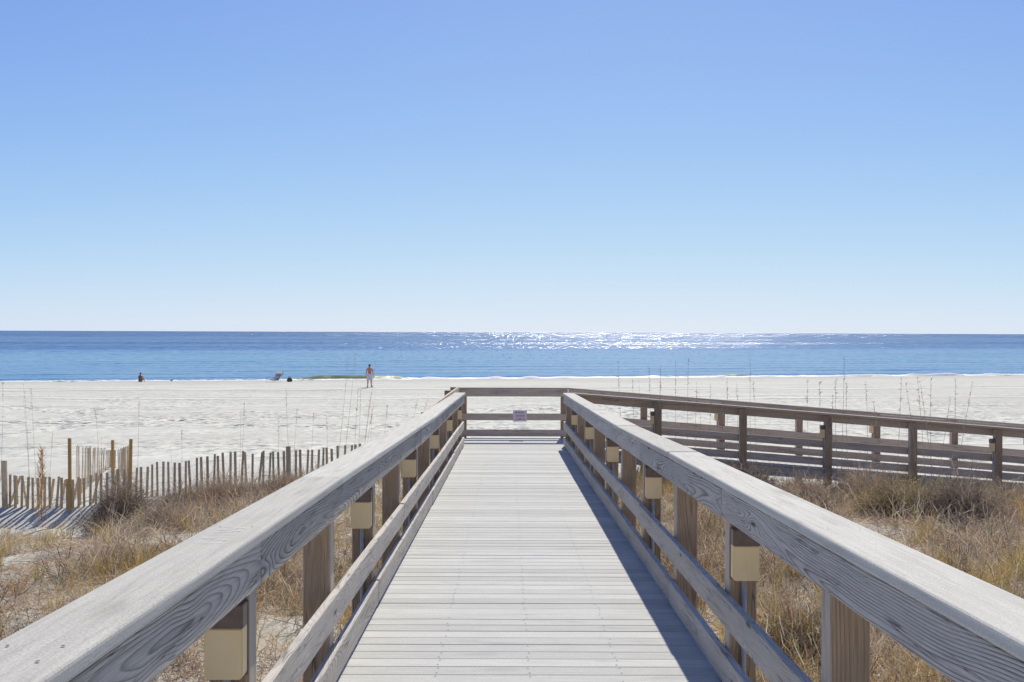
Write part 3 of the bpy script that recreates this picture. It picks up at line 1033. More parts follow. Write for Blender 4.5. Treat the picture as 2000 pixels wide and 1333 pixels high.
# ------------------------------------------------------------------ sign on the end railing
sg = thing('sign', (0.245, FAR_Y - TB / 2, -0.21), 'small white sign with red lettering on the end railing', 'sign')
pl = bpy.data.objects.new('sign_plate', bm_mesh('sign_plate', box_bm(0.287, 0.006, 0.232, 0.002), M['sign']))
pl.matrix_basis = Matrix.Translation((0.245, FAR_Y - TB / 2 - 0.0045, -0.206))
link(pl, sg)
rr = random.Random(4)
for row, (z, h, n, mt) in enumerate(((0.074, 0.034, 7, 'sign_dark'), (0.004, 0.042, 8, 'sign_dark'), (-0.062, 0.040, 7, 'sign_red'))):
    bm = bmesh.new()
    wch = 0.205 / n
    for k in range(n):
        cx = -0.1025 + wch * (k + 0.5)
        for _ in range(2):
            a = rr.choice([0, 1, 2])
            if a == 0: box_bm(wch * 0.22, 0.002, h, 0, bm=bm, off=(cx - wch * 0.26, 0, z))
            elif a == 1: box_bm(wch * 0.22, 0.002, h, 0, bm=bm, off=(cx + wch * 0.22, 0, z))
            else: box_bm(wch * 0.5, 0.002, h * 0.22, 0, bm=bm, off=(cx, -0.0003, z + rr.choice([-1, 0, 1]) * h * 0.38))
    o = bpy.data.objects.new('lettering', bm_mesh('lettering', bm, M['sign_red'] if row > 0 else M['sign_dark']))
    o.matrix_basis = Matrix.Translation((0.245, FAR_Y - TB / 2 - 0.0088, -0.206))
    link(o, sg)

# ------------------------------------------------------------------ sand fences
def gz(x, y):
    return float(ground(np.array(float(x)), np.array(float(y))))


SLAT_ME = [bm_mesh('slat', box_bm(0.044 + 0.004 * k, 0.009, 1.0, 0.0), M['slat']) for k in range(3)]


def sand_fence(label, pts, pitch, h, posts, seed, lean=0.03, stakes=(), hvar=0.03, bury=0.18):
    r = random.Random(seed)
    a = Vector(pts[0])
    t = thing('sand_fence', (a.x, a.y, gz(a.x, a.y)), label, 'fence')
    # walk along the polyline
    P = []
    for (p, q) in zip(pts[:-1], pts[1:]):
        p, q = Vector(p), Vector(q)
        n = max(1, int((q - p).length / pitch))
        for k in range(n): P.append((p.lerp(q, k / n), math.atan2(q.y - p.y, q.x - p.x)))
    tops = []
    for i, (p, ang) in enumerate(P):
        hh = h(p.x, p.y) + r.uniform(-hvar, hvar)
        z0 = gz(p.x, p.y) - bury
        zt = gz(p.x, p.y) + hh
        L = zt - z0
        o = bpy.data.objects.new('slat', SLAT_ME[r.randrange(3)])
        o.matrix_basis = (Matrix.Translation((p.x, p.y, z0)) @ Matrix.Rotation(ang + r.gauss(0, 0.15), 4, 'Z')
                          @ Matrix.Rotation(r.gauss(0, lean), 4, 'Y') @ Matrix.Rotation(r.gauss(0, lean * 0.7), 4, 'X')
                          @ Matrix.Diagonal((1, 1, L, 1)) @ Matrix.Translation((0, 0, 0.5)))
        link(o, t)
        tops.append((p.x, p.y, zt))
    for f in (0.12, 0.42):
        tube('wire', [(x, y + 0.006, z - f) for (x, y, z) in tops], 0.0022, M['wire'], t, 4)
    for (x, y, z0, z1, w, mt) in posts:
        board('fence_post', (x, y, min(z0, gz(x, y)) - 0.3), (x + r.gauss(0, 0.015), y + 0.01, z1), w, w, M[mt], t, up=(0, 1, 0), bev=0.005)
    return t


def fh(x, y):
    return float(np.interp(x, [-10.2, -8.6, -7.1, -5.7, -4.1, -2.5], [0.66, 0.58, 0.66, 0.70, 0.78, 0.80]))


F1 = [(-13.0, 21.6), (-10.2, 21.8), (-6.5, 22.2), (-3.2, 22.9), (-1.35, 23.3)]
pA = at(12, 900, 21.75); pB = at(565, 872, 22.6)
sand_fence('long slatted sand fence of grey-brown pickets running to the left railing', F1, 0.107, fh,
           [(pA.x, pA.y, -2.2, pA.z, 0.085, 'slat'), (pB.x, pB.y, -1.9, pB.z, 0.085, 'slat')], 5)
sand_fence('loose leaning pickets of an older fence at the far left, against the long fence', [(-13.0, 21.75), (-10.2, 21.97), (-7.6, 22.25)], 0.20, lambda x, y: fh(x, y) - 0.03,
           [], 15, lean=0.16, hvar=0.06)
q1 = at(143, 855, 21.85); q2 = at(222, 860, 23.6); q3 = at(257, 857, 22.1)
r0 = at(149, 960, 22.7); r1 = at(217, 950, 27.5); r2 = at(233, 950, 27.3); r3 = at(254, 950, 22.9)


def fh2(x, y):
    return CAMZ - (872 + 1.6 * (y - 23) - 647) / F * y - gz(x, y)


sand_fence('short run of pickets behind the long fence, between golden wooden stakes',
           [(r0.x, r0.y), (r1.x, r1.y), (r2.x, r2.y), (r3.x, r3.y)], 0.17, fh2,
           [(q1.x, q1.y - 0.12, -2.2, q1.z, 0.055, 'stake'), (q2.x, q2.y, -2.2, q2.z, 0.055, 'stake'), (q3.x, q3.y - 0.10, -2.2, q3.z, 0.055, 'stake')], 8)

# ------------------------------------------------------------------ vegetation
class Blades:
    """collects thin curved blades (5 vertices, one quad and one triangle each)"""
    def __init__(self):
        self.V, self.C, self.n = [], [], 0

    def add(self, pos, yaw, length, lean, curl, width, col, tipcol=None):
        """all arrays of n; lean = start angle from vertical, curl = added angle towards the tip"""
        n = len(yaw)
        d = np.stack([np.cos(yaw), np.sin(yaw), np.zeros(n)], 1)
        s = np.stack([-np.sin(yaw), np.cos(yaw), np.zeros(n)], 1)
        # turn the flat of the blade at random
        tw = RNG.uniform(0, math.pi, n)[:, None]
        upv = np.array([0, 0, 1.0])[None, :]
        def step(a):
            return d * np.sin(a)[:, None] + upv * np.cos(a)[:, None]
        p0 = pos
        p1 = p0 + step(lean) * (length * 0.5)[:, None]
        p2 = p1 + step(lean + curl) * (length * 0.5)[:, None]
        side = s * np.cos(tw) + np.cross(step(lean), s) * np.sin(tw)
        w = (width / 2)[:, None]
        V = np.stack([p0 - side * w, p0 + side * w, p1 + side * w * 0.75, p1 - side * w * 0.75, p2], 1)
        C = np.repeat(col[:, None, :], 5, 1)
        if tipcol is not None: C[:, 3:, :] = tipcol[:, None, :]
        self.V.append(V.reshape(-1, 3)); self.C.append(C.reshape(-1, 3)); self.n += n

    def kinked(self, pos, direc, length, spread, width, col, seg=3):
        """dry stems that change direction at every joint; laid as a chain of blades"""
        n = len(length)
        d = direc / np.linalg.norm(direc, axis=1)[:, None]
        p = pos.copy()
        for k in range(seg):
            L = (length / seg)[:, None]
            side = np.cross(d, RNG.normal(0, 1, (n, 3)))
            side /= np.linalg.norm(side, axis=1)[:, None] + 1e-9
            d2 = d + RNG.normal(0, 1, (n, 3)) * spread
            d2 /= np.linalg.norm(d2, axis=1)[:, None]
            p1 = p + d * L * 0.6
            p2 = p1 + d2 * L * 0.6
            w = (width / 2 * (1 - 0.22 * k))[:, None]
            V = np.stack([p - side * w, p + side * w, p1 + side * w, p1 - side * w, p2], 1)
            C = np.repeat(np.clip(col * RNG.uniform(0.85, 1.15, (n, 1)), 0, 0.95)[:, None, :], 5, 1)
            self.V.append(V.reshape(-1, 3)); self.C.append(C.reshape(-1, 3)); self.n += n
            p = p + d * L * 0.6 + d2 * L * 0.4
            d = d2 + RNG.normal(0, 1, (n, 3)) * spread * 0.6
            d[:, 2] -= 0.12 * k
            d /= np.linalg.norm(d, axis=1)[:, None]

    def mesh(self, name, mat):
        V = np.concatenate(self.V); C = np.concatenate(self.C)
        b = np.arange(self.n)[:, None] * 5
        q = b + np.array([[0, 1, 2, 3]]); t = b + np.array([[3, 2, 4]])
        return mesh_np(name, V, [q, t], mat, C)


def pick(pal, n, var=0.22):
    pal = np.array(pal, float)
    c = pal[RNG.integers(0, len(pal), n)]
    return np.clip(c * RNG.uniform(1 - var, 1 + var, (n, 1)) * RNG.uniform(0.93, 1.07, (n, 3)), 0.004, 0.9)


GOLD = [(0.56, 0.40, 0.15), (0.64, 0.48, 0.24), (0.46, 0.36, 0.14), (0.62, 0.40, 0.17), (0.62, 0.48, 0.20), (0.40, 0.40, 0.12), (0.36, 0.38, 0.13)]
TAN = [(0.62, 0.49, 0.34), (0.54, 0.40, 0.26), (0.70, 0.58, 0.44), (0.48, 0.34, 0.22), (0.63, 0.47, 0.36), (0.40, 0.29, 0.19), (0.74, 0.63, 0.50)]
GREY = [(0.30, 0.25, 0.20), (0.38, 0.32, 0.25), (0.22, 0.18, 0.145), (0.45, 0.38, 0.31)]
DARKW = [(0.16, 0.12, 0.09), (0.24, 0.185, 0.135), (0.11, 0.085, 0.065)]
STRAW = [(0.80, 0.68, 0.48), (0.72, 0.58, 0.38), (0.84, 0.74, 0.58)]
RUST = [(0.60, 0.33, 0.19), (0.52, 0.28, 0.15), (0.64, 0.40, 0.26)]


def allowed(x, y):
    """where dune plants grow: either side of the walk, in front of the fence and of the side ramp"""
    ok = (y > 3.0) & (((x < -1.15) & (y < 22.2 + 0.11 * (x + 6))) | ((x > 1.35) & (y < 21.2)))
    under = (x > -1.15) & (x < 1.35) & (y > 5) & (y < 20)
    ok = ok | (under & (RNG.random(len(x)) < 0.12))
    # bare sand with the fence's shadows on the far left, and a bare strip under the fence there
    px = 993 + x / y * F
    bare = (px < 310) & (y > 20.8) & (y < 23)
    bare2 = (px < 185) & (y > 19.7) & (y < 23)
    ok = ok & ~bare & ~bare2
    return ok


def scatter(n, x0, x1, y0, y1, dens=None):
    x = RNG.uniform(x0, x1, n); y = RNG.uniform(y0, y1, n)
    k = allowed(x, y)
    # stay inside a wedge a little wider than the view
    k &= np.abs(x) < 0.56 * y + 1.6
    x, y = x[k], y[k]
    if dens is not None:
        k = RNG.random(len(x)) < dens(x, y)
        x, y = x[k], y[k]
    return x, y


def dn(seed, s, lo, hi):
    return lambda x, y: np.clip((0.65 * vnoise(x, y, s, seed) + 0.35 * vnoise(x, y, s * 2.7, seed + 1) - lo) / (hi - lo) + 0.6 * ((x > 1.3) & (y > 16.0)) + 0.12 * ((np.abs(x - 0.1) < 3.6) & (y < 15)) + 0.3 * ((x < 0) & (x > -3.6) & (y < 15)), 0, 1)


# 1. ground litter: short dry stems lying about
B = Blades()
x, y = scatter(420000, -13, 14, 3.0, 22.3, dn(51, 0.9, 0.32, 0.60))
n = len(x)
pos = np.stack([x, y, ground(x, y) + RNG.uniform(0.0, 0.05, n)], 1)
B.add(pos, RNG.uniform(0, 6.28, n), RNG.uniform(0.06, 0.26, n), RNG.uniform(0.9, 1.6, n), RNG.uniform(-0.5, 0.6, n),
      RNG.uniform(0.003, 0.008, n), pick(TAN + GREY[:2] + RUST[:1] + STRAW, n))
o = link(bpy.data.objects.new('leaf_litter', B.mesh('leaf_litter', M['grass'])))
tag(o, 'dry tan stems and litter lying on the dune sand', 'litter', kind='stuff')

# 2. dry weeds: tangled clumps of kinked stems, thick in places and leaving bare sand in others
B = Blades()
cx, cy = scatter(15500, -13, 14, 3.0, 22.3, dn(61, 0.85, 0.37, 0.60))
PALS = [TAN, GREY + TAN, TAN + RUST, STRAW, GREY, RUST + TAN, DARKW, STRAW + TAN, DARKW + GREY, STRAW + GOLD]
for i in range(len(cx)):
    n = int(RNG.integers(12, 30))
    r = RNG.uniform(0.06, 0.24)
    a = RNG.uniform(0, 6.28, n)
    rr_ = r * np.sqrt(RNG.random(n))
    x = cx[i] + rr_ * np.cos(a); y = cy[i] + rr_ * np.sin(a)
    pos = np.stack([x, y, ground(x, y) - 0.01], 1)
    hh = RNG.uniform(0.12, 0.50) * (1.0 - 0.2 * (cx[i] > 1.3 and cy[i] > 18.5))
    pal = PALS[int(RNG.integers(0, len(PALS)))]
    dr = np.stack([np.cos(a) * 0.6, np.sin(a) * 0.6, np.ones(n)], 1) + RNG.normal(0, 0.45, (n, 3))
    dr[:, 2] = np.abs(dr[:, 2]) + 0.1
    B.kinked(pos, dr, hh * RNG.uniform(0.6, 1.7, n), 0.42, RNG.uniform(0.004, 0.0105, n), pick(pal, n, 0.3))
o = link(bpy.data.objects.new('dry_weeds', B.mesh('dry_weeds', M['grass'])))
tag(o, 'tangle of dry brown weeds covering the dune', 'weeds', kind='stuff')

# 3. golden-green bunch grass
B = Blades()
cx, cy = scatter(3600, -13, 14, 3.0, 22.0, dn(71, 0.5, 0.47, 0.70))
for i in range(len(cx)):
    n = int(RNG.integers(22, 60))
    a = RNG.uniform(0, 6.28, n)
    rr_ = RNG.uniform(0.03, 0.12) * np.sqrt(RNG.random(n))
    x = cx[i] + rr_ * np.cos(a); y = cy[i] + rr_ * np.sin(a)
    pos = np.stack([x, y, ground(x, y) - 0.01], 1)
    hh = RNG.uniform(0.22, 0.58)
    c = pick(GOLD, n)
    B.add(pos, a + RNG.normal(0, 0.5, n), hh * RNG.uniform(0.55, 1.15, n), RNG.uniform(0.0, 0.35, n), RNG.uniform(0.0, 0.75, n),
          RNG.uniform(0.003, 0.0065, n), c, np.clip(c * np.array([1.25, 1.05, 0.9]), 0, 0.8))
o = link(bpy.data.objects.new('dune_grass', B.mesh('dune_grass', M['grass'])))
tag(o, 'golden and green bunch grass growing among the weeds', 'grass', kind='stuff')


# 4. shrubs one can point at: rounded tangles of fine grey-brown twigs
def shrub(px, py, d, rx, rz, pal, label, n=2600, group='dry shrubs on the dune'):
    c = at(px, py, d)
    z0 = gz(c.x, c.y)
    t = thing('dry_shrub', (c.x, c.y, z0), label, 'shrub', group)
    # woody stems
    Vs, Fs, Ts = [], [], []
    r = random.Random(int(px * 3 + py))
    for k in range(9):
        a = r.uniform(0, 6.28); rad = rx * r.uniform(0.3, 0.8)
        p = [Vector((c.x + r.gauss(0, 0.04), c.y + r.gauss(0, 0.04), z0 - 0.08))]
        p.append(p[0] + Vector((math.cos(a) * rad * 0.4, math.sin(a) * rad * 0.4, rz * 0.55)))
        p.append(p[0] + Vector((math.cos(a) * rad, math.sin(a) * rad, rz * r.uniform(0.8, 1.0))))
        V, Fq, Ft = tube_np(p, [0.012, 0.008, 0.004], 5)
        b = len(Vs)
        Vs += [tuple(v) for v in V]; Fs += [tuple(i + b for i in f) for f in Fq]; Ts += [tuple(i + b for i in f) for f in Ft]
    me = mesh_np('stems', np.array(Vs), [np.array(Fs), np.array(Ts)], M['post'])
    link(bpy.data.objects.new('stems', me), t)
    B = Blades()
    n = int(n * 1.25)
    lobes = [(0.0, 0.0, 1.0)] + [(RNG.normal(0, 0.5), RNG.normal(0, 0.5), RNG.uniform(0.35, 0.8)) for _ in range(6)]
    which = RNG.choice(len(lobes), n, p=np.array([l[2] ** 2 for l in lobes]) / sum(l[2] ** 2 for l in lobes))
    L3 = np.array(lobes)[which]
    u = RNG.normal(0, 1, (n, 3)); u /= np.linalg.norm(u, axis=1)[:, None]
    rad = RNG.random(n) ** 0.6 * (0.45 + 0.4 * L3[:, 2])
    x = c.x + (u[:, 0] * rad + L3[:, 0]) * rx; y = c.y + (u[:, 1] * rad + L3[:, 1]) * rx
    hgt = np.abs(u[:, 2]) * rad * rz * (0.6 + 0.8 * L3[:, 2])
    pos = np.stack([x, y, ground(x, y) - 0.01 + hgt], 1)
    out = np.arctan2(y - c.y, x - c.x)
    ln = np.where(RNG.random(n) < 0.12, RNG.uniform(0.25, 0.5, n), RNG.uniform(0.07, 0.24, n))
    dr = np.stack([np.cos(out) * 0.5, np.sin(out) * 0.5, np.full(n, 0.6)], 1) + RNG.normal(0, 0.5, (n, 3))
    B.kinked(pos, dr, ln * 1.25, 0.4, RNG.uniform(0.003, 0.0075, n), pick(list(pal) + TAN[3:6] + GREY[:2], n, 0.35), 2)
    link(bpy.data.objects.new('twigs', B.mesh('twigs', M['grass'])), t)
    return t


DARK = [(0.17, 0.14, 0.115), (0.24, 0.20, 0.165), (0.12, 0.10, 0.08), (0.30, 0.255, 0.21)]
shrub(238, 1010, 20.3, 0.60, 0.78, DARK, 'large dark grey-brown shrub in front of the sand fence, left of the railing', 5200)
shrub(350, 985, 20.6, 0.36, 0.34, DARK + GREY, 'brown shrub at the foot of the sand fence, right of the large dark shrub', 1800)
shrub(440, 980, 21.0, 0.55, 0.36, GREY + RUST, 'low reddish-brown shrub along the fence foot, middle of the fence', 2400)
shrub(560, 965, 21.4, 0.5, 0.36, GREY + TAN, 'low brown shrub by the thick fence post near the left railing', 2200)
shrub(640, 940, 21.9, 0.5, 0.36, TAN + GREY, 'tan shrub at the fence foot just beside the left railing', 2000)
shrub(335, 1020, 17.6, 0.5, 0.45, TAN + GREY, 'tan twiggy shrub between the large dark shrub and the left railing', 2600)
shrub(1770, 965, 17.2, 0.55, 0.55, GREY + DARK + GOLD, 'rounded grey-brown shrub in front of the side ramp, left of two', 4200)
shrub(1880, 985, 16.6, 0.55, 0.58, DARK + GREY, 'dark round shrub near the bent pipe at the far right', 4600)
shrub(1690, 930, 19.2, 0.55, 0.5, GREY + TAN, 'brown shrub against the side ramp below the third near post', 2800)
shrub(1590, 945, 18.6, 0.5, 0.42, GREY + TAN, 'low tan shrub against the side ramp, next to the right railing cap', 2400)
shrub(1470, 915, 19.6, 0.45, 0.42, GREY, 'dry shrub at the foot of the second near ramp post', 1800)
shrub(1960, 960, 18.6, 0.5, 0.4, TAN + GREY, 'tan shrub at the right edge, beside the last near post', 2000)
shrub(1560, 1150, 9.2, 0.34, 0.46, GREY + TAN + GOLD, 'grey weed bush seen between the rails beside the nearest right light', 2200)


# 5. sea oats: tall thin stalks, each a plant of its own
def sea_oat(base, top, bow, label, group, head=0.0, mat_cols=None, rad=0.0040):
    base, top = Vector(base), Vector(top)
    base.z = gz(base.x, base.y) - 0.03
    t = thing('sea_oat', base, label, 'sea oat', group)
    pts, rs = [], []
    n = 7
    for k in range(n + 1):
        f = k / n
        p = base.lerp(top, f)
        p.x += bow * (f * f - f)
        pts.append(p); rs.append(rad * (1 - 0.72 * f))
    tube('stem', pts, rs, M['stalk'], t, 4)
    if head > 0:
        B = Blades()
        m = 22
        f = RNG.uniform(1 - head, 1.0, m)
        pos = np.array([tuple(base.lerp(top, q) + Vector((bow * (q * q - q), 0, 0))) for q in f])
        B.add(pos, RNG.uniform(0, 6.28, m), RNG.uniform(0.02, 0.07, m), RNG.uniform(0.3, 1.3, m), RNG.uniform(0.0, 1.2, m),
              RNG.uniform(0.006, 0.013, m), pick([(0.52, 0.40, 0.26), (0.44, 0.33, 0.21)], m))
        link(bpy.data.objects.new('seed_head', B.mesh('seed_head', M['grass'])), t)['kind'] = 'stuff'
    # a couple of narrow leaves at the foot
    B = Blades()
    m = 5
    pos = np.repeat(np.array([tuple(base)]), m, 0)
    B.add(pos, RNG.uniform(0, 6.28, m), RNG.uniform(0.25, 0.5, m), RNG.uniform(0.1, 0.5, m), RNG.uniform(0.3, 1.0, m), np.full(m, 0.006), pick(TAN, m))
    link(bpy.data.objects.new('leaves', B.mesh('leaves', M['grass'])), t)
    return t


M['stalk'] = plain('dry_stalk', (0.52, 0.44, 0.33), 0.8, 0.2, var=0.25, scale=6)
LS = [  # photo x of foot, x and y of top, distance, seed head share; behind the fence on the left
    (2, 7, 740, 24.5, .2), (58, 47, 750, 24.0, .3), (60, 47, 780, 23.8, 0), (72, 62, 757, 24.2, .25), (96, 104, 842, 23.6, .3), (196, 186, 797, 24.6, .2),
    (202, 199, 850, 23.5, 0), (268, 272, 780, 24.8, .2), (355, 356, 840, 23.8, .2), (345, 334, 868, 23.8, 0),
    (470, 478, 783, 24.4, .2), (466, 470, 800, 24.2, 0), (540, 545, 822, 24.6, .3), (569, 559, 758, 25.0, .2), (572, 581, 800, 24.4, .2), (605, 613, 808, 24.2, .3), (637, 638, 815, 24.0, .2)]
LC = [(655, 680, 695, 23.6, .3), (668, 695, 690, 24.0, .2), (690, 700, 760, 23.6, .3), (697, 705, 752, 23.8, .3), (702, 735, 697, 24.2, .3), (706, 725, 768, 23.7, .3),
      (712, 730, 790, 23.5, .25), (723, 727, 800, 23.9, .2), (738, 757, 792, 24.3, .2), (800, 835, 782, 24.5, .3), (790, 818, 768, 24.9, .2)]
NTH = ['first', 'second', 'third', 'fourth', 'fifth', 'sixth', 'seventh', 'eighth', 'ninth', 'tenth', 'eleventh', 'twelfth', 'thirteenth', 'fourteenth', 'fifteenth', 'sixteenth', 'seventeenth', 'eighteenth']


def oats(rows, py, bow, text, group, rad=0.0040):
    for k, (fx, tx, ty, d, hd) in enumerate(sorted(rows, key=lambda r_: r_[1])):
        p = at(fx, py, d); q = at(tx, ty, d + random.uniform(-0.2, 0.2))
        sea_oat(p, q, random.uniform(-bow, bow), text % NTH[k], group, hd, rad=rad)


oats(LS, 900, 0.12, 'thin sea oat stalk behind the sand fence, %s from the left', 'sea oats behind the sand fence')
oats(LC, 900, 0.13, 'sea oat stalk by the left railing below the standing man, %s from the left', 'sea oats beside the left railing')
RC_ = [(1222, 1207, 705, 19.6, .2), (1243, 1236, 740, 19.4, .2), (1258, 1248, 742, 19.8, 0), (1278, 1268, 715, 19.6, .2), (1284, 1290, 745, 19.2, .2), (1300, 1290, 712, 19.7, .2), (1322, 1320, 706, 19.6, .25),
       (1344, 1345, 703, 19.5, .2), (1362, 1362, 745, 19.4, .2), (1372, 1366, 760, 19.2, 0), (1390, 1388, 748, 19.0, .3), (1421, 1421, 738, 19.3, .2), (1440, 1440, 750, 19.1, .2),
       (1470, 1466, 700, 19.4, .2), (1480, 1472, 745, 19.2, .2), (1586, 1578, 740, 18.9, .2), (1604, 1602, 748, 18.9, .2)]
oats(RC_, 900, 0.1, 'upright sea oat stalk before the left half of the ramp railing, %s from the left', 'sea oats in front of the ramp, left group')
RD_ = [(1646, 1634, 738, 18.4, .2), (1642, 1650, 700, 18.6, .2), (1640, 1628, 770, 18.4, .3), (1668, 1655, 745, 18.6, .2), (1690, 1692, 745, 18.3, .2), (1752, 1762, 740, 18.0, .25), (1800, 1770, 748, 17.9, .3),
       (1815, 1793, 735, 17.8, .35), (1826, 1820, 740, 18.0, .3), (1848, 1868, 740, 17.8, .25), (1866, 1902, 747, 17.9, .4), (1830, 1858, 780, 18.1, .3), (1730, 1707, 786, 17.9, .2), (1838, 1800, 752, 17.8, .4)]
oats(RD_, 930, 0.25, 'curved sea oat stalk before the right half of the ramp railing, %s from the left', 'sea oats in front of the ramp, right group', rad=0.0052)

# the orange plume by the fence
c = at(82, 960, 21.3)
t = thing('orange_plume', (c.x, c.y, gz(c.x, c.y)), 'rust-orange dried plume standing in front of the fence at the far left', 'plant')
top = at(85, 876, 21.3)
tube('stem', [(c.x, c.y, gz(c.x, c.y) - 0.05), (c.x + 0.02, c.y, (c.z + top.z) / 2), tuple(top)], [0.008, 0.006, 0.002], M['stake'], t, 5)
B = Blades()
n = 420
f = RNG.random(n) ** 0.8
z0 = gz(c.x, c.y)
sp = 0.16 * (1 - f) + 0.02
pos = np.stack([c.x + RNG.normal(0, 1, n) * sp * 0.5, c.y + RNG.normal(0, 1, n) * sp * 0.5, z0 + f * (top.z - z0) * 0.97], 1)
B.add(pos, RNG.uniform(0, 6.28, n), RNG.uniform(0.06, 0.2, n), RNG.uniform(0.1, 0.9, n), RNG.uniform(-0.3, 0.8, n), RNG.uniform(0.005, 0.012, n),
      pick([(0.60, 0.33, 0.15), (0.55, 0.27, 0.11), (0.66, 0.45, 0.27), (0.50, 0.36, 0.22)], n))
link(bpy.data.objects.new('plume', B.mesh('plume', M['grass'])), t)['kind'] = 'stuff'

# ------------------------------------------------------------------ people and things on the beach
def skin_body(name, verts, edges, radii, root, mat, parent, levels=2):
    me = bpy.data.meshes.new(name)
    me.from_pydata([tuple(v) for v in verts], edges, [])
    o = bpy.data.objects.new(name, me)
    link(o, parent)
    md = o.modifiers.new('Skin', 'SKIN')
    md.use_smooth_shade = True
    sv = me.skin_vertices[0].data
    for i, r in enumerate(radii):
        sv[i].radius = (r, r) if not hasattr(r, '__len__') else r
        sv[i].use_root = (i == root)
    s = o.modifiers.new('Subdivision', 'SUBSURF')
    s.levels = levels; s.render_levels = levels
    me.materials.append(mat)
    return o


def sphere_part(name, loc, scale, mat, parent, cut=None):
    b = bmesh.new()
    bmesh.ops.create_uvsphere(b, u_segments=16, v_segments=10, radius=1.0)
    if cut:
        bmesh.ops.delete(b, geom=[v for v in b.verts if cut(v.co)], context='VERTS')
    for v in b.verts: v.co = Vector((v.co.x * scale[0], v.co.y * scale[1], v.co.z * scale[2])) + Vector(loc)
    o = bpy.data.objects.new(name, bm_mesh(name, b, mat, True))
    return link(o, parent)


def hand(V, E, Rr, wrist, direc, side, fwd):
    """palm, four fingers and a thumb from the wrist vertex"""
    w = V[wrist]
    palm = len(V); V.append(w + direc * 0.055); Rr.append((0.036, 0.020)); E.append((wrist, palm))
    for k, L in enumerate((0.070, 0.080, 0.074, 0.058)):
        o_ = fwd * ((1.5 - k) * 0.020)
        a = len(V); V.append(w + direc * 0.10 + o_); Rr.append(0.010); E.append((palm, a))
        b = len(V); V.append(V[a] + direc * L * 0.5 - side * 0.012); Rr.append(0.009); E.append((a, b))
        c_ = len(V); V.append(V[b] + direc * L * 0.45 - side * 0.022); Rr.append(0.007); E.append((b, c_))
    a = len(V); V.append(w + direc * 0.045 + fwd * 0.045 - side * 0.01); Rr.append(0.011); E.append((palm, a))
    b = len(V); V.append(V[a] + direc * 0.04 + fwd * 0.012); Rr.append(0.009); E.append((a, b))


def standing_man():
    foot = at(722, 758.5, 86.0)
    z0 = gz(foot.x, foot.y)
    S = Vector((foot.x, foot.y, z0))
    t = thing('person', S, 'shirtless person in white shorts standing on the beach facing the sea', 'person')
    U = Vector
    V = [U((0, 0, 0.95)), U((0, 0.0, 1.12)), U((0, 0.01, 1.32)), U((0, 0.0, 1.47)), U((0, 0.01, 1.55)), U((0, 0.03, 1.63)), U((0, 0.03, 1.73))]
    Rr = [(0.155, 0.11), (0.14, 0.10), (0.165, 0.11), (0.12, 0.085), 0.055, (0.075, 0.09), (0.062, 0.08)]
    E = [(0, 1), (1, 2), (2, 3), (3, 4), (4, 5), (5, 6)]
    for s in (-1, 1):
        i = len(V)
        V += [U((s * 0.195, 0.0, 1.43)), U((s * 0.265, -0.02, 1.14)), U((s * 0.275, 0.05, 0.90))]
        Rr += [0.062, 0.043, 0.028]
        E += [(3, i), (i, i + 1), (i + 1, i + 2)]
        hand(V, E, Rr, i + 2, U((0, 0.12, -1)).normalized(), U((s, 0, 0)), U((0, 1, 0)))
        j = len(V)
        V += [U((s * 0.10, 0, 0.86)), U((s * 0.125, 0.02, 0.50)), U((s * 0.145, -0.03 * s, 0.10)), U((s * 0.15, 0.05 - 0.03 * s, 0.035)), U((s * 0.16, 0.15 - 0.03 * s, 0.03))]
        Rr += [0.092, 0.060, 0.042, (0.042, 0.034), (0.038, 0.024)]
        E += [(0, j), (j, j + 1), (j + 1, j + 2), (j + 2, j + 3), (j + 3, j + 4)]
    V = [S + v for v in V]
    skin_body('body', V, E, Rr, 0, M['skin'], t)
    # shorts: waistband and two legs
    b = bmesh.new()
    def ring(cx, cy, z, rx, ry, n=14):
        return [b.verts.new(S + U((cx + rx * math.cos(2 * math.pi * k / n), cy + ry * math.sin(2 * math.pi * k / n), z))) for k in range(n)]
    def bridge(A, B_):
        for k in range(len(A)): b.faces.new((A[k], A[(k + 1) % len(A)], B_[(k + 1) % len(A)], B_[k]))
    w0 = ring(0, 0, 1.06, 0.158, 0.118); w1 = ring(0, 0, 0.98, 0.182, 0.132); w2 = ring(0, 0, 0.84, 0.200, 0.135)
    bridge(w0, w1); bridge(w1, w2)
    for s in (-1, 1):
        l0 = ring(s * 0.10, 0, 0.90, 0.108, 0.122); l1 = ring(s * 0.115, 0.01, 0.72, 0.112, 0.118); l2 = ring(s * 0.125, 0.02, 0.57, 0.118, 0.120)
        bridge(l0, l1); bridge(l1, l2)
    sh = bm_mesh('shorts', b, M['white_cloth'], True)
    link(bpy.data.objects.new('shorts', sh), t)
    sphere_part('hair', S + U((0, 0.018, 1.695)), (0.088, 0.106, 0.105), M['hair'], t, cut=lambda c: c.z < -0.35 or (c.y > 0.55 and c.z < 0.35))
    for s in (-1, 1):
        sphere_part('shoe', S + U((s * 0.153, 0.045 - 0.03 * s, 0.042)), (0.055, 0.14, 0.045), M['shoe'], t)
    for s in (-1, 1):
        sphere_part('ear', S + U((s * 0.088, 0.03, 1.655)), (0.012, 0.02, 0.032), M['skin'], t)
    # face turned to the sea
    sphere_part('nose', S + U((0, 0.128, 1.645)), (0.014, 0.02, 0.02), M['skin'], t)
    return t


standing_man()


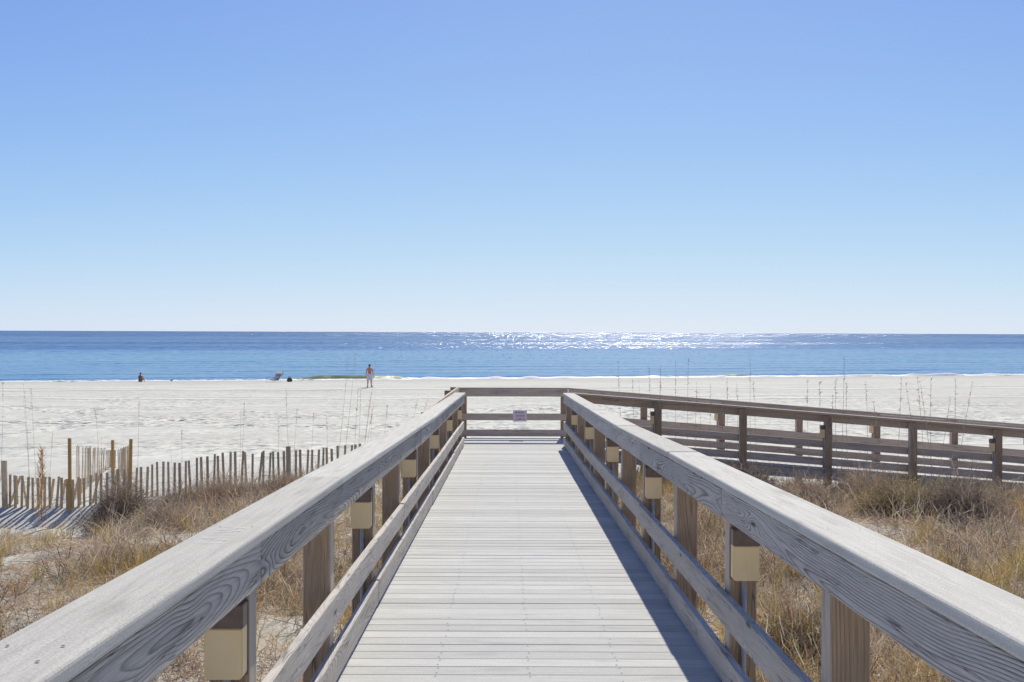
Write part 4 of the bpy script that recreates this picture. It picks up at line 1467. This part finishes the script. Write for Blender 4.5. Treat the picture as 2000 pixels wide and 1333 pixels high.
def sitting_person(px, py, d, label, shirt):
    p = at(px, py, d)
    S = Vector((p.x, p.y, gz(p.x, p.y)))
    t = thing('person', S, label, 'person')
    U = Vector
    V = [U((0, 0, 0.12)), U((0, -0.02, 0.30)), U((0, 0.0, 0.50)), U((0, 0.03, 0.60)), U((0, 0.05, 0.67)), U((0, 0.07, 0.75)), U((0, 0.07, 0.84))]
    Rr = [(0.16, 0.12), (0.135, 0.10), (0.15, 0.10), (0.11, 0.08), 0.05, (0.072, 0.085), (0.06, 0.075)]
    E = [(0, 1), (1, 2), (2, 3), (3, 4), (4, 5), (5, 6)]
    for s in (-1, 1):
        i = len(V)
        V += [U((s * 0.18, 0.02, 0.56)), U((s * 0.24, 0.16, 0.38)), U((s * 0.15, 0.36, 0.40))]
        Rr += [0.055, 0.04, 0.027]
        E += [(3, i), (i, i + 1), (i + 1, i + 2)]
        hand(V, E, Rr, i + 2, U((-0.2 * s, 1, -0.1)).normalized(), U((0, 0, -1)), U((-s, 0, 0)))
        j = len(V)
        V += [U((s * 0.11, 0.08, 0.12)), U((s * 0.15, 0.42, 0.40)), U((s * 0.15, 0.66, 0.07)), U((s * 0.15, 0.80, 0.035))]
        Rr += [0.088, 0.06, 0.042, (0.04, 0.026)]
        E += [(0, j), (j, j + 1), (j + 1, j + 2), (j + 2, j + 3)]
    skin_body('body', [S + v for v in V], E, Rr, 0, M['skin'], t)
    b = bmesh.new()
    def ring(z, rx, ry, y0, n=14):
        return [b.verts.new(S + U((rx * math.cos(2 * math.pi * k / n), y0 + ry * math.sin(2 * math.pi * k / n), z))) for k in range(n)]
    prev = None
    for (z, rx, ry, y0) in ((0.03, 0.20, 0.16, 0.0), (0.16, 0.19, 0.15, 0.0), (0.32, 0.160, 0.125, -0.02), (0.50, 0.178, 0.125, 0.0), (0.60, 0.13, 0.098, 0.03), (0.64, 0.07, 0.07, 0.045)):
        cur = ring(z, rx, ry, y0)
        if prev:
            for k in range(14): b.faces.new((prev[k], prev[(k + 1) % 14], cur[(k + 1) % 14], cur[k]))
        prev = cur
    link(bpy.data.objects.new('shirt', bm_mesh('shirt', b, shirt, True)), t)
    sphere_part('hair', S + U((0, 0.055, 0.80)), (0.088, 0.10, 0.105), M['hair'], t, cut=lambda c: c.z < -0.4 or (c.y > 0.6 and c.z < 0.3))
    return t


sitting_person(275, 744.5, 105.0, 'small distant person sitting at the waterline on the left', M['dark_cloth'])

# reclining beach chair with grey-blue cloth, turned three-quarters away
p = at(536, 745, 104.0)
S = Vector((p.x, p.y, gz(p.x, p.y)))
t = thing('beach_chair', S, 'low beach chair with grey-blue cloth leaning back near the water', 'chair')
CH = Matrix.Translation(S) @ Matrix.Rotation(R(42), 4, 'Z') @ Matrix.Diagonal((1.3, 1.5, 1.05, 1))


def cloth(name, prof, half, mat):
    b = bmesh.new()
    rows = []
    for k, (u_, z_) in enumerate(prof):
        rows.append([b.verts.new(CH @ Vector((u_, v_ * half, z_ - 0.03 * (1 - abs(v_)) ))) for v_ in (-1, -0.5, 0, 0.5, 1)])
    for r0_, r1_ in zip(rows[:-1], rows[1:]):
        for k in range(4): b.faces.new((r0_[k], r0_[k + 1], r1_[k + 1], r1_[k]))
    bmesh.ops.solidify(b, geom=list(b.faces), thickness=0.012)
    link(bpy.data.objects.new(name, bm_mesh(name, b, mat, True)), t)


cloth('seat', [(-0.52, 0.26), (-0.3, 0.21), (-0.05, 0.16), (0.12, 0.15)], 0.33, M['umb'])
cloth('backrest', [(0.12, 0.15), (0.22, 0.38), (0.34, 0.66), (0.50, 0.93)], 0.33, M['umb'])
for v_ in (-0.35, 0.35):
    tube('side_frame', [CH @ Vector(q) for q in ((-0.54, v_, 0.27), (0.12, v_, 0.16), (0.52, v_, 0.96))], 0.014, M['pvc'], t, 6)
    tube('leg', [CH @ Vector(q) for q in ((-0.42, v_, 0.26), (-0.36, v_, -0.02), (0.30, v_, -0.02), (0.22, v_, 0.38))], 0.013, M['pvc'], t, 6)
    tube('arm_rest', [CH @ Vector(q) for q in ((-0.38, v_, 0.24), (-0.36, v_, 0.42), (0.26, v_, 0.46))], 0.018, M['pvc'], t, 6)
cloth('towel', [(0.40, 0.76), (0.50, 0.95), (0.56, 0.97), (0.56, 0.55)], 0.26, M['white_cloth'])

# brown bag with two handles beside it
p = at(566, 744, 104.5)
S = Vector((p.x, p.y, gz(p.x, p.y)))
t = thing('beach_bag', S, 'small brown bag on the sand between beach chair and green wave', 'bag')
b = bmesh.new()
bmesh.ops.create_uvsphere(b, u_segments=16, v_segments=10, radius=1.0)
for v in b.verts:
    z = v.co.z
    v.co = Vector((v.co.x * 0.27 * (1.1 if z < 0 else 0.95), v.co.y * 0.18, max(-0.85, z) * 0.22 + 0.18)) + S
link(bpy.data.objects.new('bag_body', bm_mesh('bag_body', b, M['brown_bag'], True)), t)
for s in (-1, 1):
    tube('handle', [S + Vector((-0.12, s * 0.07, 0.36)), S + Vector((-0.08, s * 0.08, 0.50)), S + Vector((0.08, s * 0.08, 0.50)), S + Vector((0.12, s * 0.07, 0.36))], 0.012, M['brown_bag'], t, 6)

# small shore bird
p = at(336, 745, 105.0)
S = Vector((p.x, p.y, gz(p.x, p.y)))
t = thing('shore_bird', S, 'tiny grey shore bird on the sand right of the sitting person', 'bird')
V = [Vector(v) for v in ((0, 0, 0.17), (0.09, 0, 0.19), (0.13, 0, 0.26), (0.16, 0, 0.29), (0.215, 0, 0.28), (-0.10, 0, 0.16), (-0.19, 0, 0.14), (0.0, 0.03, 0.10), (0.005, 0.03, 0.0), (0.0, -0.03, 0.10), (0.005, -0.03, 0.0))]
skin_body('body', [S + v for v in V], [(0, 1), (1, 2), (2, 3), (3, 4), (0, 5), (5, 6), (0, 7), (7, 8), (0, 9), (9, 10)],
          [0.065, 0.055, 0.03, 0.032, 0.006, 0.045, 0.012, 0.012, 0.006, 0.012, 0.006], 0, M['bird'], t)
